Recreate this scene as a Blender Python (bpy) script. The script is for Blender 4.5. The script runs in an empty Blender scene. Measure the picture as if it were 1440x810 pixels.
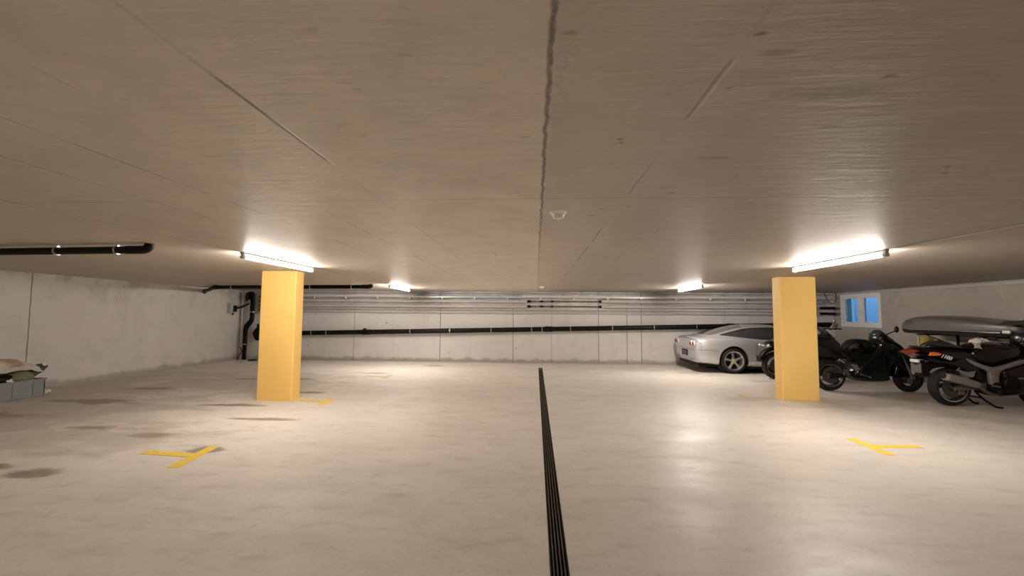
import bpy, bmesh, math, random
from mathutils import Vector, Matrix
from mathutils.bvhtree import BVHTree
random.seed(7)
PI = math.pi
COL = bpy.context.scene.collection
H = 2.256            # ceiling height
YB = 13.76           # back wall
XL, XR, YF = -9.76, 9.21, -5.0

# ------------------------------------------------------------------ materials
def new_mat(name):
    m = bpy.data.materials.new(name); m.use_nodes = True
    nt = m.node_tree
    return m, nt, nt.nodes['Principled BSDF']

def simple(name, col, rough=.5, metal=0., noise=.12, scale=14., coat=0., emit=None, es=0., bump=0., trans=0., alpha=1., spec=.5):
    m, nt, b = new_mat(name)
    N, L = nt.nodes, nt.links
    tc = N.new('ShaderNodeTexCoord'); nz = N.new('ShaderNodeTexNoise')
    nz.inputs['Scale'].default_value = scale; nz.inputs['Detail'].default_value = 4
    L.new(tc.outputs['Object'], nz.inputs['Vector'])
    mr = N.new('ShaderNodeMapRange'); mr.inputs[3].default_value = 1 - noise; mr.inputs[4].default_value = 1 + noise
    L.new(nz.outputs[0], mr.inputs[0])
    mx = N.new('ShaderNodeVectorMath'); mx.operation = 'SCALE'; mx.inputs[0].default_value = col[:3]
    L.new(mr.outputs[0], mx.inputs['Scale']); L.new(mx.outputs[0], b.inputs['Base Color'])
    b.inputs['Roughness'].default_value = rough; b.inputs['Metallic'].default_value = metal
    b.inputs['Coat Weight'].default_value = coat; b.inputs['Coat Roughness'].default_value = .08
    b.inputs['Specular IOR Level'].default_value = spec
    if trans: b.inputs['Transmission Weight'].default_value = trans
    if emit:
        b.inputs['Emission Color'].default_value = (*emit, 1); b.inputs['Emission Strength'].default_value = es
    if bump:
        bp = N.new('ShaderNodeBump'); bp.inputs['Strength'].default_value = bump; bp.inputs['Distance'].default_value = .01
        L.new(nz.outputs[0], bp.inputs['Height']); L.new(bp.outputs[0], b.inputs['Normal'])
    return m

class G:
    """tiny node-graph helper"""
    def __init__(s, nt): s.N, s.L = nt.nodes, nt.links
    def inp(s, sock, v):
        if hasattr(v, 'links'): s.L.new(v, sock)
        else: sock.default_value = v
    def math(s, op, a, b=0., c=None, clamp=False):
        n = s.N.new('ShaderNodeMath'); n.operation = op; n.use_clamp = clamp
        s.inp(n.inputs[0], a); s.inp(n.inputs[1], b)
        if c is not None: s.inp(n.inputs[2], c)
        return n.outputs[0]
    def ramp(s, v, a, b, lo=0., hi=1., smooth=False):
        n = s.N.new('ShaderNodeMapRange'); n.clamp = True
        if smooth: n.interpolation_type = 'SMOOTHSTEP'
        s.inp(n.inputs[0], v); n.inputs[1].default_value = a; n.inputs[2].default_value = b
        s.inp(n.inputs[3], lo); s.inp(n.inputs[4], hi); return n.outputs[0]
    def noise(s, vec, scale, detail=4., rough=.55, sc=(1, 1, 1), off=(0, 0, 0)):
        mp = s.N.new('ShaderNodeMapping'); mp.inputs['Scale'].default_value = sc; mp.inputs['Location'].default_value = off
        s.L.new(vec, mp.inputs['Vector'])
        n = s.N.new('ShaderNodeTexNoise'); n.inputs['Scale'].default_value = scale
        n.inputs['Detail'].default_value = detail; n.inputs['Roughness'].default_value = rough
        s.L.new(mp.outputs[0], n.inputs['Vector']); return n.outputs[0]
    def voro(s, vec, scale, sc=(1, 1, 1)):
        mp = s.N.new('ShaderNodeMapping'); mp.inputs['Scale'].default_value = sc
        s.L.new(vec, mp.inputs['Vector'])
        n = s.N.new('ShaderNodeTexVoronoi'); n.inputs['Scale'].default_value = scale
        s.L.new(mp.outputs[0], n.inputs['Vector']); return n
    def mix(s, f, a, b):
        n = s.N.new('ShaderNodeMix'); n.data_type = 'RGBA'
        s.inp(n.inputs[0], f)
        for i, v in ((6, a), (7, b)):
            if hasattr(v, 'links'): s.L.new(v, n.inputs[i])
            else: n.inputs[i].default_value = (*v[:3], 1)
        return n.outputs[2]
    def line(s, coord, c, w, wob=None):
        d = s.math('SUBTRACT', coord, c)
        if wob is not None: d = s.math('ADD', d, wob)
        d = s.math('ABSOLUTE', d)
        return s.ramp(d, w * .35, w, 1., 0.)
    def ell(s, x, y, cx, cy, rx, ry, n, soft=.1, amt=3.4):
        a = s.math('DIVIDE', s.math('SUBTRACT', x, cx), rx); b = s.math('DIVIDE', s.math('SUBTRACT', y, cy), ry)
        d = s.math('ADD', s.math('MULTIPLY', a, a), s.math('MULTIPLY', b, b))
        d = s.math('ADD', d, s.math('MULTIPLY', s.math('SUBTRACT', n, .5), amt * 2))
        return s.ramp(d, soft, 1.7, 1., 0., True)
    def maxall(s, l):
        r = l[0]
        for v in l[1:]: r = s.math('MAXIMUM', r, v)
        return r

def start(name):
    m, nt, b = new_mat(name); g = G(nt)
    tc = g.N.new('ShaderNodeTexCoord'); sp = g.N.new('ShaderNodeSeparateXYZ'); g.L.new(tc.outputs['Object'], sp.inputs[0])
    return m, g, b, tc.outputs['Object'], sp.outputs[0], sp.outputs[1], sp.outputs[2]
def bump(g, b, h, strength, dist=.01):
    bp = g.N.new('ShaderNodeBump'); bp.inputs['Strength'].default_value = strength; bp.inputs['Distance'].default_value = dist
    g.L.new(h, bp.inputs['Height']); g.L.new(bp.outputs[0], b.inputs['Normal'])

def mat_ceiling():
    m, g, b, V, x, y, z = start('formed_concrete_ceiling')
    big = g.noise(V, .55, 3); mid = g.noise(V, 3.2, 5, .6); fine = g.noise(V, 38, 4, .6)
    grain = g.noise(V, 2.2, 5, .65, sc=(1, 9, 1)); grain2 = g.noise(V, 7, 4, .6, sc=(1, 6, 1), off=(3, 1, 0))
    wob = g.math('MULTIPLY', g.math('SUBTRACT', g.noise(V, 5, 3), .5), .012)
    wob2 = g.math('MULTIPLY', g.math('SUBTRACT', g.noise(V, 11, 4), .5), .03)
    c = g.mix(g.ramp(big, .3, .7), CE_A, CE_B)
    c = g.mix(g.math('MULTIPLY', g.math('MULTIPLY', g.ramp(x, -3.2, -1.2), g.ramp(x, .2, .8, 1., 0.)), .85), c, (.84, .745, .62))  # lighter middle zone: brighter light painted into the ceiling colour
    strip = g.math('MULTIPLY', g.ramp(x, .03, .06), g.ramp(x, .55, .62, 1., 0.))
    right = g.ramp(x, .03, .08)
    c = g.mix(g.math('MULTIPLY', g.ramp(x, .1, 1.6), .72), c, (.21, .183, .155)); c = g.mix(g.math('MULTIPLY', g.ramp(y, 2.6, 1.0), g.ramp(x, -3, .3, .35, .1)), c, (.36, .315, .25))  # right side and near end darkened in colour, painting weaker light there
    c = g.mix(g.math('MULTIPLY', strip, .5), c, (.45, .40, .345))
    c = g.mix(g.ramp(mid, .4, .75, 0., .3), c, (.33, .28, .22))
    c = g.mix(g.ramp(grain, .52, .8, 0., .3), c, (.52, .46, .375))
    c = g.mix(g.ramp(grain2, .25, .42, .25, 0.), c, (.2, .165, .13))
    lines = []
    fade = g.noise(V, 1.3, 2, .5, off=(5, 2, 0))
    for cx, w, f0 in ((-1.03, .012, .42), (-1.56, .007, .47), (-2.08, .007, .5), (-2.6, .006, .5), (-3.13, .006, .5), (-3.62, .008, .4),
                      (-4.7, .006, .5), (-5.8, .006, .5), (-.5, .006, .56), (.57, .012, .44), (1.07, .007, .55), (2.1, .006, .55), (3.15, .006, .52), (3.85, .008, .4), (5.2, .007, .48), (6.6, .007, .45), (7.9, .007, .45)):
        f_ = g.ramp(fade, f0, f0 + .08)
        if cx == -1.03: f_ = g.math('MAXIMUM', g.math('MULTIPLY', f_, .3), g.math('MULTIPLY', g.ramp(y, 1.22, 1.3), g.ramp(y, 2.0, 2.1, 1., 0.)))
        if cx == .57: f_ = g.math('MAXIMUM', g.math('MULTIPLY', g.ramp(y, 2.0, 2.8, .15, .8), f_), g.math('MULTIPLY', g.ramp(y, 1.22, 1.27, 0., .6), g.ramp(y, 1.6, 1.65, 1., 0.)))
        lines.append(g.math('MULTIPLY', g.line(x, cx, w, wob), f_))
    for cy in (2.74, 7.9, 11.0):
        lines.append(g.math('MULTIPLY', g.line(y, cy, .007, wob), g.ramp(g.noise(V, .9, 2, off=(1, 9, 0)), .38, .5, .1, .75)))
    ln = g.maxall(lines)
    c = g.mix(g.math('MULTIPLY', ln, .75), c, (.12, .095, .07))
    lip = g.math('MULTIPLY', g.line(x, .586, .01, wob), g.math('MULTIPLY', g.ramp(y, 1.22, 1.27), g.ramp(y, 1.58, 1.66, 1., 0.)))
    c = g.mix(g.math('MULTIPLY', lip, .6), c, (.6, .55, .47))
    # ragged pour joint near the middle
    seam = g.math('MULTIPLY', g.line(x, .04, .013, wob2), g.ramp(y, 2.6, 7, 1., .3))
    c = g.mix(g.math('MULTIPLY', seam, .85), c, (.11, .09, .07))
    crumb = g.math('MULTIPLY', g.math('MULTIPLY', g.line(x, .085, .06, wob2), g.ramp(fine, .5, .6)), g.ramp(y, 1.2, 2.3, .9, 0.))
    c = g.mix(crumb, c, (.5, .46, .4))
    # little dark pock marks, mostly on the right
    vo = g.voro(V, 4.2, sc=(1, 2.1, 1)); vd = g.math('ADD', vo.outputs['Distance'], g.math('MULTIPLY', g.math('SUBTRACT', fine, .5), .25))
    sepc = g.N.new('ShaderNodeSeparateColor'); g.L.new(vo.outputs['Color'], sepc.inputs[0])
    pock = g.math('MULTIPLY', g.ramp(vd, .05, .13, 1., 0.), g.ramp(sepc.outputs[0], .3, .4))
    pock = g.math('MULTIPLY', pock, g.ramp(x, -.2, .6, .25, 1.)); pock = g.math('MULTIPLY', pock, g.ramp(y, 2.5, 5, 1., .15))
    c = g.mix(g.math('MULTIPLY', pock, .8), c, (.09, .07, .05))
    blot = g.maxall([g.ell(x, y, 1.05, 1.45, .2, .05, mid), g.ell(x, y, .7, 1.22, .05, .016, mid), g.ell(x, y, 1.15, 1.72, .05, .012, mid), g.ell(x, y, .85, 2.05, .08, .02, mid), g.ell(x, y, 1.9, 1.6, .14, .03, mid)])
    c = g.mix(g.math('MULTIPLY', blot, .45), c, (.14, .115, .09))
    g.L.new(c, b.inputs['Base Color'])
    r = g.ramp(grain, .35, .7, .56, .46); g.L.new(r, b.inputs['Roughness'])
    b.inputs['Specular IOR Level'].default_value = .55
    h = g.math('ADD', g.math('MULTIPLY', grain, .9), g.math('MULTIPLY', fine, .12))
    h = g.math('ADD', h, g.math('MULTIPLY', g.noise(V, 6, 3, .5, sc=(1, 2.2, 1)), .7))
    h = g.math('SUBTRACT', h, g.math('MULTIPLY', ln, .7)); h = g.math('SUBTRACT', h, g.math('MULTIPLY', seam, 1.))
    bump(g, b, h, .22, .012)
    return m

def mat_wall(name, a, bcol, joints, axis, zmarks=True, stain=.3):
    m, g, b, V, x, y, z = start(name)
    big = g.noise(V, .5, 3); mid = g.noise(V, 2.6, 5, .6); fine = g.noise(V, 30, 4)
    run = g.noise(V, 3, 4, .6, sc=(1, 1, .25))
    wob = g.math('MULTIPLY', g.math('SUBTRACT', g.noise(V, 6, 3), .5), .02)
    c = g.mix(g.ramp(big, .3, .7), a, bcol)
    c = g.mix(g.ramp(mid, .5, .8, 0., .35), c, (bcol[0] * .62, bcol[1] * .6, bcol[2] * .58))
    c = g.mix(g.ramp(run, .55, .8, 0., .25), c, (.62, .58, .53))
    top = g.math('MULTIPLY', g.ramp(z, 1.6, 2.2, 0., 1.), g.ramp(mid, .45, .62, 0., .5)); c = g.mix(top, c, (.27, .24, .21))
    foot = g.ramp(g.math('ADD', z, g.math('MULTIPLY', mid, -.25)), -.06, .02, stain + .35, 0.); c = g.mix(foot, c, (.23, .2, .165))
    co = x if axis == 'x' else y
    ls = [g.math('MULTIPLY', g.line(co, p, w * .55, wob), st) for p, w, st in joints] or [g.math('MULTIPLY', fine, 0.)]
    ln = g.maxall(ls)
    c = g.mix(ln, c, (.10, .085, .07))
    vo = g.voro(V, 1.5); sepc = g.N.new('ShaderNodeSeparateColor'); g.L.new(vo.outputs['Color'], sepc.inputs[0])
    pock = g.math('MULTIPLY', g.ramp(g.math('ADD', vo.outputs['Distance'], g.math('MULTIPLY', g.math('SUBTRACT', fine, .5), .1)), .03, .075, 1., 0.), g.ramp(sepc.outputs[1], .5, .55))
    c = g.mix(g.math('MULTIPLY', pock, .6), c, (.2, .17, .14))
    g.L.new(c, b.inputs['Base Color']); b.inputs['Roughness'].default_value = .78
    h = g.math('SUBTRACT', g.math('ADD', mid, g.math('MULTIPLY', fine, .3)), ln)
    bump(g, b, h, .3, .012)
    return m

def mat_floor():
    m, g, b, V, x, y, z = start('power_floated_concrete_floor')
    big = g.noise(V, .45, 4, .6); mid = g.noise(V, 1.8, 6, .62, sc=(.7, 1.3, 1)); fine = g.noise(V, 26, 5, .6)
    sweep = g.noise(V, 1.2, 5, .6, sc=(.5, 1.6, 1), off=(7, 3, 0))
    c = g.mix(g.ramp(big, .32, .68), FL_A, FL_B)
    c = g.mix(g.ramp(mid, .45, .75, 0., .4), c, FL_C)
    c = g.mix(g.ramp(sweep, .5, .72, 0., .35), c, (.80, .74, .66))
    c = g.mix(g.ramp(fine, .55, .75, 0., .3), c, (.34, .3, .25)); c = g.mix(g.ramp(g.noise(V, 5, 6, .65, sc=(.6, 1.4, 1), off=(2, 8, 0)), .52, .72, 0., .4), c, (.37, .33, .275))
    st = [g.ell(x, y, *a, mid) for a in ((-7.3, 6.9, .75, .2), (-8.4, 5.9, 1.2, .22), (-7.6, 8.2, .55, .13), (-4.65, 5.12, .34, .12), (-5.6, 5.35, .5, .12), (-4.7, 3.88, .26, .13), (-4.95, 6.85, .5, .1),
          (-4.05, 10.85, .3, .1), (-4.3, 8.1, .28, .09), (-5.4, 9.7, .5, .12), (-3.0, 12.6, .3, .1), (-6.6, 9.6, .5, .12), (-5.4, 3.95, .5, .1), (-3.9, 6.0, .5, .07), (-3.6, 4.62, .14, .11))]
    stain = g.maxall(st)
    c = g.mix(g.math('MULTIPLY', stain, .8), c, (.17, .12, .08))
    soft = g.maxall([g.ell(x, y, *a, mid, 0.) for a in ((-7.6, 6.3, 2.2, 1.5), (-5.2, 5.0, 1.4, .7), (5.5, 8.0, 1.6, .5), (5.6, 12.7, 3.4, 1.1), (8.2, 8.6, 2.8, 2.4), (-9.0, 7.5, 2.0, 3.4), (-6.5, 9.5, 2.2, 1.6))])  # broad darker areas; the one around the motorcycles paints in dimmer light
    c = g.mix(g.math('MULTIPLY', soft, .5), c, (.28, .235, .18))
    # grime where the floor meets the back wall
    c = g.mix(g.ramp(g.math('ADD', y, g.math('MULTIPLY', mid, .5)), 13.55, 13.95, 0., .45), c, (.27, .23, .18))
    # small specks
    vo = g.voro(V, 1.7); sepc = g.N.new('ShaderNodeSeparateColor'); g.L.new(vo.outputs['Color'], sepc.inputs[0])
    sp = g.math('MULTIPLY', g.ramp(vo.outputs['Distance'], .012, .022, 1., 0.), g.ramp(sepc.outputs[1], .5, .52))
    c = g.mix(g.math('MULTIPLY', sp, .8), c, (.07, .06, .05))
    g.L.new(c, b.inputs['Base Color'])
    r = g.math('ADD', g.ramp(mid, .35, .65, .34, .52), g.ramp(x, -1., 1., .2, 0.)); g.L.new(r, b.inputs['Roughness'])
    b.inputs['Specular IOR Level'].default_value = .5
    h = g.math('ADD', g.math('MULTIPLY', g.noise(V, 7, 5, .6), .8), g.math('MULTIPLY', fine, .2))
    bump(g, b, h, .22, .012)
    return m

CE_A, CE_B = (.50, .435, .35), (.43, .37, .30)
FL_A, FL_B, FL_C = (.75, .70, .635), (.67, .62, .56), (.50, .455, .40)
M = {}
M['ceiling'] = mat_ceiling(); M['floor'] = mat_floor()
WA, WB = (.52, .475, .43), (.45, .41, .37)
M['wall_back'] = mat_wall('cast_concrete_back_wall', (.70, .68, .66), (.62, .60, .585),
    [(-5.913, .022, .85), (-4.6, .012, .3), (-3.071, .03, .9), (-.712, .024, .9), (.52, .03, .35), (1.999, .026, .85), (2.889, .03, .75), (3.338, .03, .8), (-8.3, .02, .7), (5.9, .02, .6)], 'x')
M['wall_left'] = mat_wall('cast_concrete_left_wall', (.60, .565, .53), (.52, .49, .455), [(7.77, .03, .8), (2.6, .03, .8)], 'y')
M['wall_right'] = mat_wall('cast_concrete_right_wall', (.36, .325, .285), (.31, .28, .24), [(6.0, .02, .6)], 'y')  # concrete darkened to paint in the dimmer right edge of the room
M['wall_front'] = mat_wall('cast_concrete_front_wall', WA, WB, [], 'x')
M['well'] = simple('painted_light_well', (.62, .7, .78), .8)
M['yellow'] = simple('yellow_ochre_column_paint', (.97, .62, .17), .5, noise=.04, scale=3, bump=.05)
M['yellow_bright'] = simple('brightened_yellow_column_paint', (1., .65, .19), .5, noise=.04, scale=3, bump=.05)  # column yellow lightened to make up for weaker light on the right column
M['mark'] = simple('yellow_floor_marking_paint', (.86, .60, .07), .6, noise=.2, scale=20)
M['mark_worn'] = simple('worn_faint_floor_marking_paint', (.58, .45, .27), .6, noise=.15, scale=14)
M['black_pipe'] = simple('black_plastic_pipe', (.004, .0035, .0035), .5, noise=.3, spec=.16)
M['steel'] = simple('galvanised_steel', (.55, .55, .55), .35, 1., noise=.15)
M['insul'] = simple('white_insulated_pipe_jacket', (.50, .475, .46), .45, noise=.08, scale=4)
M['greypipe'] = simple('grey_plastic_conduit', (.40, .38, .37), .45, noise=.1)
M['disc'] = simple('dark_brake_disc', (.07, .065, .06), .4, .6, noise=.1)
M['wheel_black'] = simple('black_cast_wheel', (.02, .019, .018), .4, noise=.1)
M['bright_white'] = simple('bright_white_plastic', (1., .99, .97), .35, noise=.02)
M['tray'] = simple('zinc_cable_tray', (.55, .53, .51), .4, .3, noise=.1)
M['bluefilm'] = simple('pale_blue_plastic_conduit', (.30, .50, .66), .4, noise=.05)
M['copper'] = simple('dull_copper_pipe', (.12, .05, .035), .45, .5)
M['white'] = simple('white_plastic', (.72, .71, .69), .4, noise=.03)
M['greyplastic'] = simple('grey_lamp_plastic', (.42, .41, .39), .45, noise=.05)
for k_, e_ in (('tube', 300.), ('tube_far', 430.), ('tube_dim', 130.), ('tube_strong', 400.)):  # same kind of lamp throughout; emission varied per lamp to balance brightness
    M[k_] = simple('lit_fluorescent_' + k_, (.9, .9, .9), .4, noise=0., emit=(1., .89, .79), es=e_)
M['grate'] = simple('dark_cast_iron_grate', (.07, .058, .05), .55, .4, noise=.3)
M['pit'] = simple('black_drain_pit', (.006, .005, .005), .9)
M['frame_white'] = simple('white_window_frame', (.68, .68, .70), .45, noise=.04)
M['silver_paint'] = simple('silver_car_paint', (.56, .565, .59), .3, .55, noise=.02, coat=.8)
M['car_glass'] = simple('tinted_car_glass', (.028, .03, .03), .06, noise=.1, spec=.8)
M['rear_glass'] = simple('rear_screen_glass', (.16, .145, .13), .12, noise=.1, spec=.8)
M['rubber'] = simple('black_rubber', (.007, .007, .007), .7, noise=.2, spec=.3)
M['alloy'] = simple('silver_alloy', (.66, .65, .63), .28, .85, noise=.05)
M['chrome'] = simple('chrome', (.8, .8, .8), .1, 1., noise=.02)
M['black_gloss'] = simple('black_gloss_paint', (.004, .0045, .0045), .2, noise=.1, coat=.15, spec=.4)
M['black_matt'] = simple('black_satin_plastic', (.004, .004, .004), .5, noise=.2, spec=.16)
M['black_green'] = simple('black_green_fairing_paint', (.005, .006, .005), .25, noise=.15, coat=.1, spec=.35)
M['seat'] = simple('black_vinyl_seat', (.018, .016, .015), .5, noise=.2, bump=.1)
M['maroon'] = simple('dark_maroon_paint', (.008, .002, .002), .22, noise=.1, coat=.05, spec=.35)
M['red_lens'] = simple('red_lamp_lens', (.30, .012, .015), .15, noise=.1, coat=1)
M['brown_lens'] = simple('brownish_red_tail_lamp', (.20, .03, .012), .2, noise=.15, coat=.6)
M['orange_lens'] = simple('orange_indicator_lens', (.75, .17, .02), .15, noise=.1, coat=1)
M['clear_lens'] = simple('clear_lamp_lens', (.75, .72, .68), .15, noise=.05, coat=1)
M['dark_alu'] = simple('dull_cast_aluminium', (.2, .185, .17), .42, .7, noise=.15)
M['frame_alu'] = simple('silver_frame_paint', (.30, .275, .26), .35, .6, noise=.08)
M['plate'] = simple('grey_number_plate', (.10, .09, .085), .4)
M['plate_dark'] = simple('dark_number_plate', (.03, .03, .033), .35)
M['hub_yellow'] = simple('yellow_hub_cap', (.65, .5, .12), .3)
M['paper'] = simple('crumpled_white_paper', (.62, .58, .53), .8, bump=.3)
M['boxgrey'] = simple('grey_roof_box_shell', (.11, .10, .095), .35, noise=.05, coat=.2)
M['boxdark'] = simple('black_roof_box_base', (.015, .014, .013), .5)
M['greencloth'] = simple('dark_green_cloth', (.022, .026, .014), .9, bump=.4)
M['yellowstrap'] = simple('faded_yellow_hose', (.42, .34, .07), .6)
M['crate'] = simple('grey_plastic_crate', (.175, .185, .18), .5, noise=.08)
M['sack'] = simple('cream_fabric_sack', (.48, .42, .34), .85, noise=.25, scale=5, bump=.4)
m, g, b, V_, x_, y_, z_ = start('cream_cloth_with_brown_patch')
c_ = g.mix(g.ramp(g.noise(V_, 4, 4), .3, .7), (.58, .53, .45), (.44, .39, .32))
pt = g.ell(x_, y_, -9.1, 7.02, .16, .14, g.noise(V_, 9, 3), .3, 1.6); c_ = g.mix(g.math('MULTIPLY', pt, .7), c_, (.30, .19, .10))
g.L.new(c_, b.inputs['Base Color']); b.inputs['Roughness'].default_value = .85; M['sack2'] = m
M['faint_cream'] = simple('faint_cream_paint', (.66, .60, .48), .8)
M['greenbag'] = simple('olive_green_fabric', (.13, .14, .06), .8, noise=.35, scale=6, bump=.4)
M['darkgreen'] = simple('dark_green_rubber', (.045, .05, .03), .5, noise=.2)
M['text'] = simple('white_lettering', (.75, .75, .75), .4, noise=0)
M['meter'] = simple('meter_window', (.012, .012, .012), .2)
M['rust'] = simple('rust_brown_hose', (.09, .05, .04), .6)
m, nt, b = new_mat('window_glass')
b.inputs['Transmission Weight'].default_value = 1; b.inputs['Roughness'].default_value = .02; b.inputs['Base Color'].default_value = (.75, .9, 1, 1)
b.inputs['IOR'].default_value = 1.05
M['glass'] = m

# ------------------------------------------------------------------ geometry helpers
def box(x0, x1, y0, y1, z0, z1):
    v = [Vector(p) for p in ((x0, y0, z0), (x1, y0, z0), (x1, y1, z0), (x0, y1, z0), (x0, y0, z1), (x1, y0, z1), (x1, y1, z1), (x0, y1, z1))]
    return v, [(0, 3, 2, 1), (4, 5, 6, 7), (0, 1, 5, 4), (1, 2, 6, 5), (2, 3, 7, 6), (3, 0, 4, 7)]
def tube(pts, r, n=12, cap=True):
    pts = [Vector(p) for p in pts]; k = len(pts)
    rs = r if isinstance(r, (list, tuple)) else [r] * k
    ts = []
    for i in range(k):
        a = pts[max(i - 1, 0)]; c = pts[min(i + 1, k - 1)]; ts.append((c - a).normalized())
    up = Vector((0, 0, 1)) if abs(ts[0].z) < .9 else Vector((1, 0, 0))
    nrm = (up - ts[0] * up.dot(ts[0])).normalized()
    V, F = [], []
    for i in range(k):
        nrm = (nrm - ts[i] * nrm.dot(ts[i])).normalized(); bi = ts[i].cross(nrm)
        for j in range(n):
            a = 2 * PI * j / n; V.append(pts[i] + (nrm * math.cos(a) + bi * math.sin(a)) * rs[i])
    for i in range(k - 1):
        for j in range(n):
            j2 = (j + 1) % n; F.append((i * n + j, i * n + j2, (i + 1) * n + j2, (i + 1) * n + j))
    if cap: F.append(tuple(range(n - 1, -1, -1))); F.append(tuple((k - 1) * n + j for j in range(n)))
    return V, F
def lathe(prof, c=(0, 0, 0), axis=(0, 1, 0), n=40, closed=False):
    ax = Vector(axis).normalized(); up = Vector((0, 0, 1)) if abs(ax.z) < .9 else Vector((1, 0, 0))
    u = (up - ax * up.dot(ax)).normalized(); w = ax.cross(u); c = Vector(c); V, F = [], []
    k = len(prof)
    for j in range(n):
        a = 2 * PI * j / n; d = u * math.cos(a) + w * math.sin(a)
        for r, h in prof: V.append(c + d * max(r, 1e-4) + ax * h)
    for j in range(n):
        j2 = (j + 1) % n
        for i in range(k if closed else k - 1):
            i2 = (i + 1) % k; F.append((j * k + i, j * k + i2, j2 * k + i2, j2 * k + i))
    return V, F
def ball(c, r, n=16, m=10, sc=(1, 1, 1)):
    V, F = lathe([(math.sin(PI * i / m) * r, -math.cos(PI * i / m) * r) for i in range(m + 1)], (0, 0, 0), (0, 0, 1), n)
    return [Vector((v.x * sc[0], v.y * sc[1], v.z * sc[2])) + Vector(c) for v in V], F
def crom(P, n):
    """closed catmull-rom resample of a 2D outline"""
    out = []; k = len(P)
    for i in range(k):
        p0, p1, p2, p3 = P[i - 1], P[i], P[(i + 1) % k], P[(i + 2) % k]
        for s in range(n):
            t = s / n
            out.append(tuple(.5 * (2 * b + (c - a) * t + (2 * a - 5 * b + 4 * c - d) * t * t + (3 * b - a - 3 * c + d) * t ** 3) for a, b, c, d in zip(p0, p1, p2, p3)))
    return out
def cr_open(P, n):
    out = []; k = len(P)
    for i in range(k - 1):
        p0, p1, p2, p3 = P[max(i - 1, 0)], P[i], P[i + 1], P[min(i + 2, k - 1)]
        for s in range(n):
            t = s / n
            out.append(tuple(.5 * (2 * b + (c - a) * t + (2 * a - 5 * b + 4 * c - d) * t * t + (3 * b - a - 3 * c + d) * t ** 3) for a, b, c, d in zip(p0, p1, p2, p3)))
    out.append(tuple(P[-1])); return out
def slab(P, hw, inset=.04, smooth=3, yc=0., rings=7):
    """puffed silhouette: outline P in (x,z), half width hw across y"""
    if smooth: P = crom(P, smooth)
    area = sum(P[i - 1][0] * P[i][1] - P[i][0] * P[i - 1][1] for i in range(len(P)))
    if area < 0: P = P[::-1]
    k = len(P); nr = []
    for i in range(k):
        a, c = P[i - 1], P[(i + 1) % k]; dx, dz = c[0] - a[0], c[1] - a[1]; l = math.hypot(dx, dz) or 1
        nr.append((-dz / l, dx / l))
    V, F = [], []
    for r in range(rings):
        t = -1 + 2 * r / (rings - 1); t2 = math.sin(t * PI / 2); ins = inset * (1 - math.sqrt(max(0, 1 - t2 * t2)))
        for (px, pz), (nx, nz) in zip(P, nr): V.append(Vector((px + nx * ins, yc + hw * t2, pz + nz * ins)))
    for r in range(rings - 1):
        for j in range(k):
            j2 = (j + 1) % k; F.append((r * k + j, r * k + j2, (r + 1) * k + j2, (r + 1) * k + j))
    F.append(tuple(range(k - 1, -1, -1))); F.append(tuple((rings - 1) * k + j for j in range(k)))
    return V, F
def prism(P, a, b, plane='xz'):
    def f(p, t): return Vector((p[0], t, p[1])) if plane == 'xz' else (Vector((p[0], p[1], t)) if plane == 'xy' else Vector((t, p[0], p[1])))
    k = len(P); V = [f(p, a) for p in P] + [f(p, b) for p in P]
    F = [(j, (j + 1) % k, k + (j + 1) % k, k + j) for j in range(k)] + [tuple(range(k - 1, -1, -1)), tuple(range(k, 2 * k))]
    return V, F
def xf(g, mat): return [mat @ v for v in g[0]], g[1]
def mv(g, d): return [v + Vector(d) for v in g[0]], g[1]

def make(name, geoms, mat, parent=None, ang=40, bevel=0., loc=None):
    me = bpy.data.meshes.new(name); V, F = [], []
    if isinstance(geoms, tuple): geoms = [geoms]
    for v, f in geoms:
        o = len(V); V += [tuple(p) for p in v]; F += [tuple(i + o for i in q) for q in f]
    me.from_pydata(V, [], F)
    bm = bmesh.new(); bm.from_mesh(me); bmesh.ops.recalc_face_normals(bm, faces=bm.faces); bm.to_mesh(me); bm.free()
    me.polygons.foreach_set('use_smooth', [True] * len(me.polygons)); me.set_sharp_from_angle(angle=math.radians(ang))
    me.materials.append(M[mat] if isinstance(mat, str) else mat)
    o = bpy.data.objects.new(name, me); COL.objects.link(o)
    if parent: o.parent = parent
    if loc: o.location = loc
    if bevel:
        b = o.modifiers.new('b', 'BEVEL'); b.width = bevel; b.segments = 2; b.limit_method = 'ANGLE'; b.angle_limit = math.radians(50)
    return o
def tag(o, label, cat, group=None):
    o['label'] = label; o['category'] = cat
    if group: o['group'] = group
    return o
def thing(name, label, cat, loc=(0, 0, 0), group=None, rz=0.):
    o = bpy.data.objects.new(name, None); COL.objects.link(o); o.location = loc; o.rotation_euler = (0, 0, rz); o.empty_display_size = .1
    return tag(o, label, cat, group)
def struct(name, geoms, mat, **k):
    o = make(name, geoms, mat, **k); o['kind'] = 'structure'; return o

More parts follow.
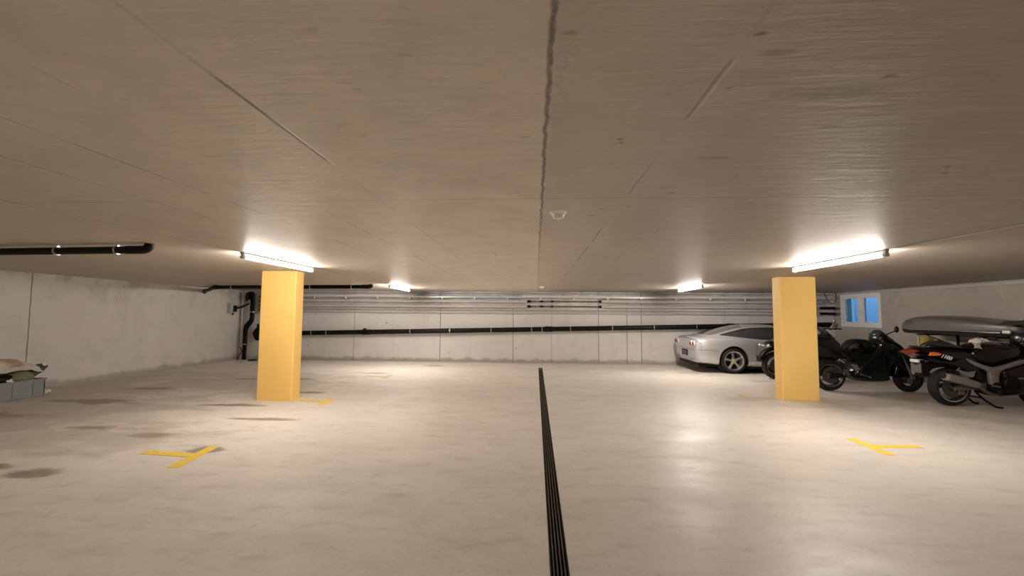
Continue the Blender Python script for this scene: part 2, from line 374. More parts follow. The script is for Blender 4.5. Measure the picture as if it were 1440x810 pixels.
# ------------------------------------------------------------------ room
DX0, DX1, DY1 = .092, .205, 12.5
struct('floor', [box(XL - .3, DX0, YF - .3, YB + .3, -.2, 0), box(DX1, XR + .3, YF - .3, YB + .3, -.2, 0), box(DX0, DX1, DY1, YB + .3, -.2, 0), box(DX0, DX1, YF - .3, DY1, -.2, -.09)], 'floor')
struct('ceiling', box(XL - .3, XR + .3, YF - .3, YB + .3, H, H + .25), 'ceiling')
struct('wall_back', box(XL - .3, XR + .3, YB, YB + .3, 0, H), 'wall_back')
struct('wall_left', box(XL - .3, XL, YF - .3, YB, 0, H), 'wall_left')
struct('wall_front', box(XL, XR, YF - .3, YF, 0, H), 'wall_front')
WY0, WY1, WZ0, WZ1 = 11.93, 13.44, 1.235, 2.2
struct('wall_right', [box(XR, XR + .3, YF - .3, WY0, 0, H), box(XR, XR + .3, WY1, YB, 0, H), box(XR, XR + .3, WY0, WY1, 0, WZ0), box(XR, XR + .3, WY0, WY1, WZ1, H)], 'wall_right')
struct('trim_1', box(XR - .035, XR, YF, YB - .02, H - .075, H - .035), 'greypipe')
# drain channel
d = thing('drain_channel', 'long black slotted drain channel running down the middle of the floor', 'drain', (.15, 6, -.05))
make('channel', [box(DX0 - .15, DX0 - .142, -10.9, 6.5, -.035, .052), box(DX1 - .158, DX1 - .15, -10.9, 6.5, -.035, .052), box(DX0 - .15, DX1 - .15, -10.9, 6.5, -.04, -.03)], 'pit', d)
for i in range(4):
    c = DX0 - .15 + .023 + i * .0222
    make('grate_bar', box(c - .0042, c + .0042, -10.9, 6.5, .03, .05), 'grate', d)

# columns
def column(x0, x1, y0, y1, label, mt='yellow'):
    t = thing('concrete_column', label, 'column', ((x0 + x1) / 2, (y0 + y1) / 2, 0), 'yellow columns')
    hx, hy = (x1 - x0) / 2, (y1 - y0) / 2; c = .012
    P = [(-hx + c, -hy), (hx - c, -hy), (hx, -hy + c), (hx, hy - c), (hx - c, hy), (-hx + c, hy), (-hx, hy - c), (-hx, -hy + c)]
    make('shaft', prism(P, 0, H - .012, 'xy'), mt, t, ang=20)
    make('top_joint', box(-hx + .015, hx - .015, -hy + .015, hy - .015, H - .012, H), 'wall_front', t)
column(-4.809, -4.181, 7.245, 7.51, 'yellow painted concrete column on the left, in front of black pipes')
column(4.50, 5.147, 8.143, 8.405, 'orange-yellow painted concrete column standing in front of silver car and motorcycles', 'yellow_bright')

# floor markings
def marking(name_l, bar, stem, mat='mark'):
    def quad(p, q, w):
        p, q = Vector((*p, 0)), Vector((*q, 0)); d = (q - p).normalized(); n = Vector((-d.y, d.x, 0)) * w / 2
        return [p - n, q - n, q + n, p + n]
    z0, z1 = .0006, .003
    gs = []
    for k, (p, q, w) in enumerate((bar, stem)):
        Q = quad(p, q, w); e = k * .0006
        gs.append(prism([(v.x, v.y) for v in Q], z0, z1 + e, 'xy'))
    o = make('parking_marking', gs, mat); tag(o, name_l, 'floor marking', 'painted parking bay marks')
marking('bright yellow T shaped bay mark on left floor beside a dark stain', ((-3.505, 4.07), (-3.61, 4.74), .12), ((-3.56, 4.43), (-4.2, 4.49), .12))
marking('bright yellow T shaped bay mark on right floor, in front of motorcycles', ((3.9, 5.01), (3.925, 5.67), .125), ((3.96, 5.35), (4.5, 5.37), .11))
marking('yellow T shaped bay mark beside the foot of left column', ((-3.53, 6.97), (-3.6, 7.5), .12), ((-3.6, 7.25), (-4.17, 7.38), .1))
marking('faint worn bay mark beside the foot of right column', ((3.92, 8.0), (3.92, 8.6), .12), ((3.95, 8.28), (4.49, 8.28), .11), 'mark_worn')
marking('faint worn bay mark on far left floor behind the left column', ((-3.55, 10.0), (-3.58, 10.6), .12), ((-3.55, 10.3), (-4.15, 10.32), .12), 'mark_worn')

# fluorescent battens
def batten(x, y0, y1, label, tm='tube'):
    t = thing('fluorescent_lamp', label, 'ceiling light', (x, (y0 + y1) / 2, H), 'fluorescent tube lamps')
    h = (y1 - y0) / 2
    make('mounting_rail', box(-.022, .022, -h, h, -.028, 0), 'greyplastic', t, bevel=.004)
    make('tube', tube([(0, -h + .05, -.062), (0, h - .05, -.062)], .019, 16), tm, t)
    for s in (-1, 1):
        e = make('end_cap', [box(-.017, .017, s * (h - .03) - .02, s * (h - .03) + .02, -.05, -.026), tube([(0, s * (h - .055), -.062), (0, s * (h - .005), -.062)], .024, 14)], 'greyplastic', t)
batten(-3.6, 5.02, 6.72, 'lit tube lamp on the ceiling above and in front of left column')
batten(3.84, 4.86, 6.6, 'lit tube lamp on the ceiling above and in front of right column', 'tube_strong')
batten(-3.65, 10.5, 12.2, 'small distant lit tube lamp on ceiling right of the left column', 'tube_far')
batten(3.9, 10.2, 11.9, 'small distant lit tube lamp on ceiling above silver car', 'tube_far')
for s, q in ((-3.6, -.6), (3.84, -.6)): batten(s, q, q + 1.7, 'lit tube lamp on the ceiling beside the camera, outside the photo', 'tube_dim')  # unseen pair continuing the lamp rows, dimmed to keep the near end darker
# thin cable on ceiling from the left lamp
for x, y0, y1, l in ((-3.58, 6.74, 7.2, 'thin grey cable on ceiling running past left column top'), (3.84, 2.9, 4.7, 'thin dark cable on ceiling leading to right lamp')):
    tag(make('ceiling_cable', tube([(x, y0, H - .008), (x, y1, H - .008)], .007, 8), 'greypipe'), l, 'cable')

# smoke detectors
def detector(x, y, label):
    t = thing('smoke_detector', label, 'smoke detector', (x, y, H), 'round ceiling detectors')
    make('base', lathe([(0, 0), (.06, 0), (.062, -.008), (.056, -.016), (0, -.016)], axis=(0, 0, 1), n=36), 'bright_white', t)
    h = make('sensor_head', lathe([(.044, -.016), (.046, -.024), (.036, -.046), (.03, -.05), (0, -.05)], axis=(0, 0, 1), n=36), 'white', t)
    make('vent_ring', lathe([(.0465, -.018), (.049, -.021), (.0465, -.024)], axis=(0, 0, 1), n=36), 'bright_white', t)
detector(.163, 3.097, 'white round smoke detector on ceiling beside the middle seam')
detector(.166, 11.19, 'tiny distant white smoke detector on ceiling near back wall')

# ------------------------------------------------------------------ pipes
def clamp(parent, c, axis, r, rod=None, w=.012):
    gs = [lathe([(r, -w), (r + .006, -w), (r + .006, w), (r, w)], c, axis, 24, True)]
    if rod: gs.append(tube([Vector(c) + Vector(rod[0]), Vector(c) + Vector(rod[1])], .006, 6)); gs.append(box(c[0] - .012, c[0] + .012, c[1] - .012, c[1] + .012, c[2] + r, c[2] + r + .016) if rod[1][2] > .01 else box(c[0] - .01, c[0] + .01, c[1] + r, c[1] + r + .02, c[2] - .01, c[2] + .01))
    return make('pipe_clamp', gs, 'steel', parent)
t = thing('ceiling_drain_pipe', 'thick black pipe under ceiling at far left, ending in an elbow', 'pipe', (-6.5, 4.45, 2.19))
o = t.location
def rel(p): return Vector(p) - o
yp = lambda x: 4.43 + (x + 4.2) * -.06
make('pipe', tube([rel((-9.70, yp(-9.7), 2.178)), rel((-4.36, yp(-4.36), 2.188))], .041, 18), 'black_pipe', t)
make('elbow', tube([rel((-4.5, yp(-4.5), 2.188)), rel((-4.36, yp(-4.36), 2.188)), rel((-4.3, yp(-4.3), 2.189)), rel((-4.255, yp(-4.26), 2.20)), rel((-4.23, yp(-4.2), 2.225)), rel((-4.225, yp(-4.2), 2.256))], [.047, .047, .047, .046, .046, .046], 18), 'black_pipe', t)
for x in (-5.9 + .52, -4.62, -6.9, -8.4): clamp(t, rel((x, yp(x), 2.187)), (1, -.06, 0), .041, ((0, 0, .04), (0, 0, .067)))
t = thing('ceiling_drain_pipe', 'black pipe under ceiling passing behind the left column', 'pipe', (-6.5, 10.7, 2.185)); o = t.location.copy()
A, B = Vector((-4.2, 10.53, 2.192)), Vector((-8.55, 10.95, 2.188))
make('pipe', tube([rel(A), rel(B), rel((-9.70, 12.05, 2.14))], .05, 18), 'black_pipe', t)
make('elbow', tube([rel(A + Vector((-.14, .012, 0))), rel(A), rel(A + Vector((.06, -.004, .008))), rel(A + Vector((.085, -.004, .03))), rel(A + Vector((.088, -.004, .064)))], .056, 18), 'black_pipe', t)
make('elbow', tube([rel(B + Vector((.12, -.012, 0))), rel(B), rel(B + Vector((-.1, .1, 0)))], .057, 18), 'black_pipe', t)
for k in (.1, .36, .62, .88):
    c = A.lerp(B, k); clamp(t, rel(c), (1, -.096, 0), .05, ((0, 0, .05), (0, 0, .064)))
make('wall_flange', lathe([(0, 0), (.075, 0), (.075, .02), (0, .02)], rel((-9.755, 12.1, 2.138)), (1, 0, 0), 24), 'rust', t)

zd = lambda x: .878 + (x + 7.54) * .0248
YP = 13.60
t = thing('wall_drain_pipe', 'long thick black drain pipe sloping along the back wall', 'pipe', (0, YP, 1.06)); o = t.location.copy()
make('pipe', tube([rel((-9.0, YP, zd(-9.0))), rel((9.0, YP, zd(9.0)))], .075, 24), 'black_pipe', t)
for px in (-7.25, -6.75, -5.4, -4.0, -2.72, -1.4, -.12, .21, 1.1, 2.4, 3.68, 4.97, 6.3, 7.6):
    clamp(t, rel((px, YP, zd(px))), (1, 0, .025), .075, ((0, .075, 0), (0, .155, 0)), .011)
for px, w in ((-5.45, .13), (.42, .12), (6.0, .12)):
    make('coupling', [tube([rel((px - w, YP, zd(px - w))), rel((px + w, YP, zd(px + w)))], .086, 24), tube([rel((px - w * .6, YP, zd(px))), rel((px - w * .4, YP, zd(px)))], .094, 24)], 'black_pipe', t)
make('inspection_cap', tube([rel((-5.5, YP, zd(-5.5) + .07)), rel((-5.5, YP, zd(-5.5) + .125))], .045, 16), 'black_pipe', t)

def wallpipe(name, label, z, r, x0, x1, y, mat, cl=None):
    t = thing(name, label, 'pipe', ((x0 + x1) / 2, y, z), 'pipes along top of back wall'); L = (x1 - x0) / 2
    make('pipe', tube([(-L, 0, 0), (L, 0, 0)], r, 20), mat, t)
    for x in (cl or []):
        c = (x - t.location.x, 0, 0)
        make('pipe_clamp', [lathe([(r, -.01), (r + .004, -.01), (r + .004, .01), (r, .01)], c, (1, 0, 0), 18, True), box(c[0] - .008, c[0] + .008, r, YB - y, -.008, .008)], 'steel', t)
    return t
cl2 = [-8.2 + 2.1 * i for i in range(9)]
wallpipe('insulated_pipe', 'upper white lagged pipe, left length on the back wall', 1.947, .054, -8.45, -.27, YB - .1, 'insul', cl2[:4])
wallpipe('insulated_pipe', 'upper white lagged pipe, right length on the back wall', 1.957, .054, 2.08, 8.75, YB - .1, 'insul', cl2[6:])
wallpipe('insulated_pipe', 'lower white lagged pipe, left length on the back wall', 1.785, .052, -8.45, -.27, YB - .1, 'insul', cl2[:4])
wallpipe('insulated_pipe', 'lower white lagged pipe, right length on the back wall', 1.797, .052, 2.08, 8.75, YB - .1, 'insul', cl2[6:])
for z, w in ((1.95, 'upper'), (1.79, 'lower')):
    t = thing('copper_pipe', w + ' bare copper pipe with valves in middle of the back wall', 'pipe', (.9, YB - .1, z), 'bare pipes between the lagged lengths')
    make('pipe', tube([(-1.17, 0, 0), (1.18, 0, 0)], .017, 14), 'copper', t)
    for x in (-1.1, 1.16): make('end_sleeve', tube([(x - .05, 0, 0), (x + .05, 0, 0)], .04, 16), 'black_matt', t)
    for x in (-.92, -.52, -.24):
        v = make('valve', [tube([(x - .06, 0, 0), (x + .06, 0, 0)], .03, 14), tube([(x - .015, 0, 0), (x + .015, 0, 0)], .04, 14)], 'steel', t)
        make('valve_handle', [tube([(x, 0, 0), (x, -.07, 0)], .01, 8), box(x - .05, x + .05, -.08, -.068, -.01, .01)], 'black_matt', v)
    make('sleeve', tube([(-.75, 0, 0), (-.66, 0, 0)], .03, 14), 'black_matt', t); make('sleeve', tube([(-.4, 0, 0), (-.34, 0, 0)], .03, 14), 'black_matt', t)
    for x in (-.85, -.08): make('pipe_clamp', [lathe([(.018, -.012), (.026, -.012), (.026, .012), (.018, .012)], (x, 0, 0), (1, 0, 0), 18, True), box(x - .012, x + .012, -.01, .1, -.045, -.015)], 'steel', t)
wallpipe('thin_conduit', 'thin grey conduit just below the lagged pipes on back wall', 1.665, .016, -8.45, 8.8, YB - .035, 'greypipe', cl2)
wallpipe('water_pipe', 'lowest pale pipe of the bundle across the back wall', 1.585, .032, -8.45, 8.8, YB - .06, 'insul', cl2)
wallpipe('thin_conduit', 'thin grey conduit directly under ceiling on the back wall', 2.2, .018, -9.2, 9.1, YB - .05, 'greypipe', cl2)
t = thing('cable_tray', 'slim metal cable tray with many hooks across top of back wall', 'cable tray', (0, YB - .16, 2.08), None)
make('tray', [box(-8.45, 9.1, -.06, .06, -.03, -.024), box(-8.45, 9.1, -.064, -.06, -.03, .008), box(-8.45, 9.1, .06, .064, -.03, .008)], 'tray', t)
for i in range(17):
    x = -8.2 + i * 1.045
    if x > 9: break
    make('tray_hook', box(x - .02, x + .02, -.10, -.07, -.075, -.02), 'bright_white', t, bevel=.004)
    make('tray_bracket', [box(x - .012, x + .012, -.075, .155, -.045, -.03), box(x - .012, x + .012, -.082, -.072, -.05, -.01), prism([(-.07, -.045), (.155, -.045), (.155, -.07)], x - .005, x + .005, 'yz')], 'steel', t)
t = thing('conduit', 'white conduit with a pale blue length lying in cable tray', 'pipe', (0, YB - .19, 2.095))
make('white_length', tube([(-8.45, 0, 0), (-3.9, 0, 0)], .033, 14), 'white', t)
make('white_length', tube([(-.45, 0, 0), (9.1, 0, 0)], .033, 14), 'white', t)
bl = make('blue_length', tube([(-3.92, 0, 0), (-.43, 0, 0)], .0335, 14), 'bluefilm', t); bl['label'] = 'pale blue length of conduit'

# corner riser pipes
def bend(P, r=.06, n=5):
    P = [Vector(p) for p in P]; out = [P[0]]
    for a, b, c in zip(P, P[1:], P[2:]):
        d1 = (a - b); d2 = (c - b); rr = min(r, d1.length * .45, d2.length * .45); s = b + d1.normalized() * rr; e = b + d2.normalized() * rr
        for i in range(n + 1):
            k = i / n; out.append(s * (1 - k) ** 2 + b * 2 * k * (1 - k) + e * k * k)
    return out + [P[-1]]
def riser(label, pts, r, clz, loc):
    t = thing('riser_pipe', label, 'pipe', loc, 'black riser pipes in left back corner'); o = Vector(loc)
    make('pipe', tube([p - o for p in bend(pts, .09)], r, 16), 'black_pipe', t)
    for c in clz: make('pipe_clamp', lathe([(r, -.012), (r + .008, -.012), (r + .008, .012), (r, .012)], Vector(c) - o, (0, 0, 1), 18, True), 'steel', t)
Y1 = 13.62
riser('left black riser pipe kinked outward, in left back corner', [(-9.42, Y1, 1.95), (-9.42, Y1, 2.14), (-9.33, Y1, 2.14), (-9.33, Y1, 1.3), (-9.53, Y1, 1.08), (-9.53, Y1, 0.0)], .043, [(-9.53, Y1, .5), (-9.33, Y1, 1.55)], (-9.53, Y1, 0))
riser('right black riser pipe kinked outward, in left back corner', [(-9.42, Y1 - .12, 1.9), (-9.42, Y1 - .12, 2.17), (-9.2, Y1 - .1, 2.17), (-9.2, Y1 - .1, 1.27), (-9.40, Y1 - .1, 1.0), (-9.42, Y1 - .1, 0.0)], .043, [(-9.42, Y1 - .1, .5), (-9.2, Y1 - .1, 1.55)], (-9.42, Y1 - .1, 0))
t = thing('white_riser_conduit', 'white vertical conduit standing in left back corner', 'conduit', (-9.67, 13.66, 0))
make('pipe', tube([(0, 0, 0), (0, 0, 2.2)], .028, 14), 'white', t)
t = thing('meter_box', 'grey wall meter box with black window near left corner', 'meter box', (XL, 13.22, 1.66))
make('housing', box(0, .13, -.16, .14, -.15, .15), 'greyplastic', t, bevel=.01)
make('meter_window', box(.13, .138, -.05, .12, -.11, .09), 'meter', t)
make('cable_gland', tube([(.07, .04, -.15), (.07, .04, -.21)], .022, 10), 'black_matt', t)
make('hose', tube(bend([(.13, .1, .0), (.25, .2, .05), (.38, .34, .16)], .08), .03, 10), 'black_matt', t)
t = thing('valve_unit', 'black pump valve on back wall beside left column', 'valve', (-9.05, 13.58, .84))
make('valve_body', [tube([(0, 0, -.22), (0, 0, -.1), (0, 0, .12), (0, 0, .2)], [.05, .12, .12, .05], 18), tube([(0, 0, .2), (0, 0, .32)], .04, 14)], 'black_matt', t)
make('valve_neck', tube([(0, 0, 0), (-.13, -.02, .02)], .07, 14), 'black_matt', t)
t = thing('small_manifold', 'small dark pipe manifold above valve beside left column', 'manifold', (-9.0, 13.6, 1.85))
make('manifold_body', [tube([(-.08, 0, z), (.25, 0, z)], .022, 10) for z in (-.22, -.08, .06, .2)] + [tube([(0, 0, -.3), (0, 0, .3)], .02, 10)], 'copper', t)
make('manifold_bracket', box(-.1, .3, .06, .159, -.34, .28), 'greypipe', t)
for k, lb in ((0, 'left brown hose stub at floor in corner behind left column'),):
    tag(make('floor_hose', tube([(-9.60, 13.42, 0.012), (-9.53, 13.38, .12), (-9.42, 13.38, .3), (-9.50, 13.40, .42)], .02, 8), 'rust'), lb, 'hose')
tag(make('round_cover', lathe([(0, 0), (.14, 0), (.14, .02), (.11, .035), (0, .035)], (-9.0, 13.3, 0.001), (0, 0, 1), 24), 'black_matt'), 'dark flat round cover on floor beside left column', 'cover')
# right back corner elbows
for z, l in ((1.79, 'upper'), (1.62, 'lower')):
    tag(make('pipe_elbow', tube(bend([(8.6, 13.45, z), (9.02, 13.45, z), (9.02, 13.5, z + .0), (9.02, 13.76, z)], .05), .04, 12), 'black_pipe'), l + ' dark pipe elbow in right back corner beside column', 'pipe')
tag(make('cable_loop', tube(bend([(9.05, 13.42, 2.256), (9.05, 13.42, 1.98), (8.93, 13.42, 1.9), (8.8, 13.42, 2.02), (8.7, 13.42, 2.256)], .08), .014, 8), 'rust'), 'dark cable looped under ceiling in right back corner', 'cable')

# ------------------------------------------------------------------ window in right wall + light well
def ring(y0, y1, z0, z1, w, x0, x1):
    return [box(x0, x1, y0, y1, z0, z0 + w), box(x0, x1, y0, y1, z1 - w, z1), box(x0, x1, y0, y0 + w, z0 + w, z1 - w), box(x0, x1, y1 - w, y1, z0 + w, z1 - w)]
wn = struct('window_1', ring(WY0, WY1, WZ0, WZ1, .1, XR - .03, XR + .1) + [box(XR - .02, XR + .1, 12.60, 12.74, WZ0 + .1, WZ1 - .1)], 'frame_white', bevel=.006)
for y0, y1 in ((WY0 + .1, 12.60), (12.74, WY1 - .1)):
    s = make('sash', ring(y0, y1, WZ0 + .1, WZ1 - .1, .045, XR + .0, XR + .06), 'frame_white', wn, bevel=.004)
    make('pane', box(XR + .028, XR + .034, y0 + .045, y1 - .045, WZ0 + .145, WZ1 - .145), 'glass', s)
make('window_handle', box(XR - .05, XR - .02, 12.655, 12.685, 1.6, 1.72), 'white', wn, bevel=.004)
struct('trim_2', [box(XR + .3, XR + 1.3, 11.2, 15.4, .95, 1.0), box(XR + 1.25, XR + 1.35, 11.2, 15.4, 1.0, 3.2), box(XR + .3, XR + 1.25, 15.3, 15.4, 1.0, 3.2), box(XR + .3, XR + 1.25, 11.1, 11.2, 1.0, 3.2), box(XR + .9, XR + 1.25, 14.3, 14.36, 1.0, 2.9)], 'well')
t = thing('vent_panel', 'pale blue panel with a small dark knob seen through the left window pane', 'panel', (XR + .95, 14.0, 1.0))
make('panel', box(-.35, -.3, -.28, .28, 0, 1.6), 'well', t, bevel=.01)
make('knob', ball((-.37, .05, .72), .03), 'black_matt', t)

# ------------------------------------------------------------------ patches on surfaces
def bvh_of(g):
    return BVHTree.FromPolygons([tuple(v) for v in g[0]], [tuple(f) for f in g[1]])
def patch(bvh, low, high, n=16, m=6, d=(0, 1, 0), off=.004, start=-3.):
    """low/high: (x,z) rails; cast along d (y) or along x with rails in (y,z)"""
    d = Vector(d); V, F = [], []
    L = cr_open(low, max(1, n // (len(low) - 1))); U = cr_open(high, max(1, n // (len(high) - 1)))
    def samp(C, t):
        f = t * (len(C) - 1); i = min(int(f), len(C) - 2); k = f - i; return tuple(a + (b - a) * k for a, b in zip(C[i], C[i + 1]))
    for i in range(n + 1):
        a, b = samp(L, i / n), samp(U, i / n)
        for j in range(m + 1):
            q = tuple(s + (e - s) * j / m for s, e in zip(a, b))
            if abs(d.y) > .5: o = Vector((q[0], start * d.y, q[1]))
            elif abs(d.x) > .5: o = Vector((start * d.x, q[0], q[1]))
            else: o = Vector((q[0], q[1], -start * d.z * -1))
            h = bvh.ray_cast(o, d)
            if h[0] is None:
                h = bvh.find_nearest(Vector((q[0], -1.0 if d.y > 0 else 1.0, q[1])) if abs(d.y) > .5 else (Vector((-1.2 if d.x > 0 else 3.6, q[0], q[1])) if abs(d.x) > .5 else Vector((q[0], q[1], 1.3))))
            V.append(h[0] - d * off)
    for i in range(n):
        for j in range(m): a = i * (m + 1) + j; F.append((a, a + m + 1, a + m + 2, a + 1))
    return V, F
def loftgrid(stations, nu=6, nv=4):
    """stations: list of half sections [(x,y,z)...] from bottom centre to top centre (y>=0), mirrored to a closed tube"""
    rows = [cr_open([tuple(p) for p in s], nv) for s in stations]
    k = len(rows[0]); cols = [cr_open([r[j] for r in rows], nu) for j in range(k)]
    nr = len(cols[0]); V, F = [], []; W = 2 * k - 2
    for i in range(nr):
        half = [cols[j][i] for j in range(k)]
        for p in half: V.append(Vector((p[0], p[1], p[2])))
        for p in half[-2:0:-1]: V.append(Vector((p[0], -p[1], p[2])))
    for i in range(nr - 1):
        for j in range(W):
            j2 = (j + 1) % W; F.append((i * W + j, i * W + j2, (i + 1) * W + j2, (i + 1) * W + j))
    F.append(tuple(range(W - 1, -1, -1))); F.append(tuple((nr - 1) * W + j for j in range(W)))
    return V, F
def boolean(o, cutters):
    for c in cutters:
        m = o.modifiers.new('c', 'BOOLEAN'); m.operation = 'DIFFERENCE'; m.object = c; m.solver = 'EXACT'
    dg = bpy.context.evaluated_depsgraph_get(); dg.update()
    me = bpy.data.meshes.new_from_object(o.evaluated_get(dg)); o.modifiers.clear(); o.data = me
    me.polygons.foreach_set('use_smooth', [True] * len(me.polygons)); me.set_sharp_from_angle(angle=math.radians(35))
    for c in cutters: bpy.data.objects.remove(c)

# ------------------------------------------------------------------ silver car
CAR = thing('sports_car', 'silver two door sports coupe parked along the back wall', 'car', (5.26, 12.68, 0), rz=math.radians(0))
def sec(x, w, zb, zs, zt, zm=None, tuck=.9):
    zm = zm or (zb + zs) * .5
    return [(x, 0, zb), (x, w * .7, zb), (x, w * tuck, zb + .03), (x, w * .985, zb + .14), (x, w, zm), (x, w * .985, zs - .09), (x, w * .93, zs - .01), (x, w * .8, (zs * .6 + zt * .4) + .012), (x, w * .45, zt - .006), (x, 0, zt)]
body = loftgrid([
    sec(-.955, .60, .44, .74, .82), sec(-.945, .76, .36, .80, .88), sec(-.915, .85, .29, .85, .93), sec(-.84, .905, .25, .885, .955), sec(-.62, .945, .23, .915, .965),
    sec(-.3, .965, .20, .93, .97), sec(0, .97, .18, .935, .97), sec(.4, .96, .165, .925, .965), sec(.9, .94, .16, .88, .93), sec(1.5, .925, .16, .85, .90), sec(2.0, .94, .16, .85, .90),
    sec(2.5, .96, .17, .84, .88), sec(2.9, .95, .18, .76, .81), sec(3.25, .9, .19, .66, .70), sec(3.5, .78, .21, .56, .60), sec(3.62, .55, .27, .48, .52)], 5, 4)
bo = make('body', body, 'silver_paint', CAR, ang=35); BB = bvh_of(body)
cuts = []
for x in (0, 2.5):
    for s in (-1, 1):
        cuts.append(make('cut', tube([(x, s * .66, .345), (x, s * 1.3, .345)], .385, 48), 'black_matt', CAR))
boolean(bo, cuts)
def cab(x, wb, wr, zr, zb=.88):
    return [(x, 0, zb - .02), (x, wb * .96, zb - .02), (x, wb, zb + .01), (x, wb * .985, zb + (zr - zb) * .22), (x, wr + (wb - wr) * .45, zb + (zr - zb) * .6), (x, wr, zb + (zr - zb) * .86), (x, wr * .82, zr - .012 - .04 * (zr - zb)), (x, wr * .4, zr - .002), (x, 0, zr)]
cabin = loftgrid([cab(-.74, .66, .52, .955), cab(-.6, .74, .58, .985), cab(-.4, .80, .60, 1.035), cab(-.1, .845, .60, 1.12), cab(.25, .855, .60, 1.215), cab(.6, .86, .60, 1.275), cab(1.0, .86, .60, 1.295), cab(1.35, .855, .59, 1.275), cab(1.7, .84, .58, 1.19), cab(2.05, .80, .57, 1.05), cab(2.3, .72, .55, .92)], 5, 4)
make('roof', cabin, 'silver_paint', CAR, ang=60); CB = bvh_of(cabin)
for s in (1, -1):
    make('side_window', patch(CB, [(-.24, 1.005), (.1, .975), (.5, .935), (1.0, .905), (1.5, .895), (1.95, .905)], [(-.235, 1.012), (.1, 1.10), (.42, 1.172), (.9, 1.205), (1.35, 1.175), (1.93, .93)], 24, 8, (0, s, 0), .006), 'car_glass', CAR)
    make('window_seal', patch(CB, [(-.26, 1.0), (.1, .967), (.5, .926), (1.0, .895), (1.5, .885), (1.97, .893)], [(-.26, 1.016), (.1, 1.113), (.42, 1.186), (.9, 1.219), (1.35, 1.19), (1.95, .945)], 24, 8, (0, s, 0), .003), 'black_matt', CAR)
    make('door_seam', patch(BB, [(.60, .22), (.56, .5), (.62, .88)], [(.607, .22), (.567, .5), (.627, .88)], 12, 1, (0, s, 0), .003), 'plate_dark', CAR)
    make('bumper_seam', patch(BB, [(-.93, .605), (-.7, .61), (-.38, .59)], [(-.93, .613), (-.7, .618), (-.38, .597)], 12, 1, (0, s, 0), .003), 'plate_dark', CAR)
make('rear_screen', patch(CB, [(-.47, -.60), (-.55, -.35), (-.57, 0), (-.55, .35), (-.47, .60)], [(.40, -.50), (.46, -.3), (.48, 0), (.46, .3), (.40, .50)], 20, 12, (0, 0, -1), .006, 3.), 'rear_glass', CAR)
make('windscreen', patch(CB, [(1.45, -.47), (1.5, 0), (1.45, .47)], [(2.1, -.6), (2.2, 0), (2.1, .6)], 16, 10, (0, 0, -1), .006, 3.), 'car_glass', CAR)
for y in (.56, .73, -.56, -.73):
    lx = BB.ray_cast(Vector((-2, y, .775)), Vector((1, 0, 0)))[0].x
    rim = make('tail_lamp', lathe([(0, .03), (.076, .03), (.078, -.006), (.066, -.012), (.06, 0)], (lx - .012, y, .775), (-1, 0, 0), 28), 'clear_lens', CAR)
    make('lens', lathe([(.062, .03), (.06, .036), (.04, .048), (0, .054)], (lx - .012, y, .775), (-1, 0, 0), 28), 'red_lens', rim)
make('number_plate', patch(BB, [(-.20, .44), (.20, .44)], [(-.20, .55), (.20, .55)], 12, 6, (1, 0, 0), .012), 'plate_dark', CAR)
make('plate_recess', patch(BB, [(-.25, .41), (.25, .41)], [(-.25, .58), (.25, .58)], 12, 6, (1, 0, 0), .004), 'black_matt', CAR)
make('rear_seam', patch(BB, [(-.74, .607), (0, .607), (.74, .607)], [(-.74, .616), (0, .616), (.74, .616)], 30, 1, (1, 0, 0), .004), 'plate_dark', CAR)
make('boot_seam', patch(BB, [(-.68, .86), (0, .905), (.68, .86)], [(-.68, .868), (0, .913), (.68, .868)], 30, 1, (1, 0, 0), .003), 'plate_dark', CAR)
make('diffuser', [box(-.86, -.36, -.78, .78, .165, .30), box(.36, 2.1, -.84, .84, .12, .2)], 'black_matt', CAR, bevel=.02)
for y in (.50, .62, -.50, -.62):
    make('exhaust_tip', lathe([(.032, .1), (.042, .1), (.042, -.06), (.032, -.06)], (-.90, y, .355), (1, 0, 0), 20, True), 'chrome', CAR)
    make('exhaust_bore', tube([(-.95, y, .355), (-.80, y, .355)], .032, 16), 'black_matt', CAR)
def car_wheel(x, y):
    s = 1 if y > 0 else -1; a = (0, s, 0); c = (x, y, .335)
    T = make('wheel', lathe([(.25, -.13), (.30, -.135), (.325, -.11), (.335, -.06), (.335, .06), (.325, .105), (.30, .13), (.272, .133), (.252, .118)], c, a, 48), 'rubber', CAR)
    make('rim', lathe([(.25, -.12), (.23, -.1), (.215, 0), (.218, .07), (.232, .12), (.252, .126), (.256, .112)], c, a, 48), 'alloy', T)
    make('wheel_well', lathe([(0, -.05), (.21, -.05)], c, a, 30), 'pit', T)
    gs = []
    for k in range(5):
        th = 2 * PI * k / 5 + .1
        V, F = loftbar = prism([(-.036, .03), (.036, .03), (.024, .12), (.034, .24), (-.034, .24), (-.024, .12)], .05, .098, 'xz')
        gs.append(xf((V, F), Matrix.Translation(c) @ (Matrix.Rotation(PI, 4, 'Z') if s < 0 else Matrix.Identity(4)) @ Matrix.Rotation(th, 4, 'Y')))
    gs.append(lathe([(0, .10), (.05, .10), (.062, .085), (.06, .04), (0, .04)], c, a, 30))
    make('spokes', gs, 'alloy', T, bevel=.006)
    make('hub_cap', lathe([(0, .108), (.026, .106), (.03, .098)], c, a, 24), 'hub_yellow', T)
for x in (0, 2.5):
    for y in (-.82, .82): car_wheel(x, y)
make('arch_liner', [lathe([(.372, -.24), (.372, .02)], (x, s * .88, .345), (0, s, 0), 40) for x in (0, 2.5) for s in (-1, 1)] + [lathe([(0, -.25), (.37, -.25)], (x, s * .88, .345), (0, s, 0), 40) for x in (0, 2.5) for s in (-1, 1)], 'pit', CAR)
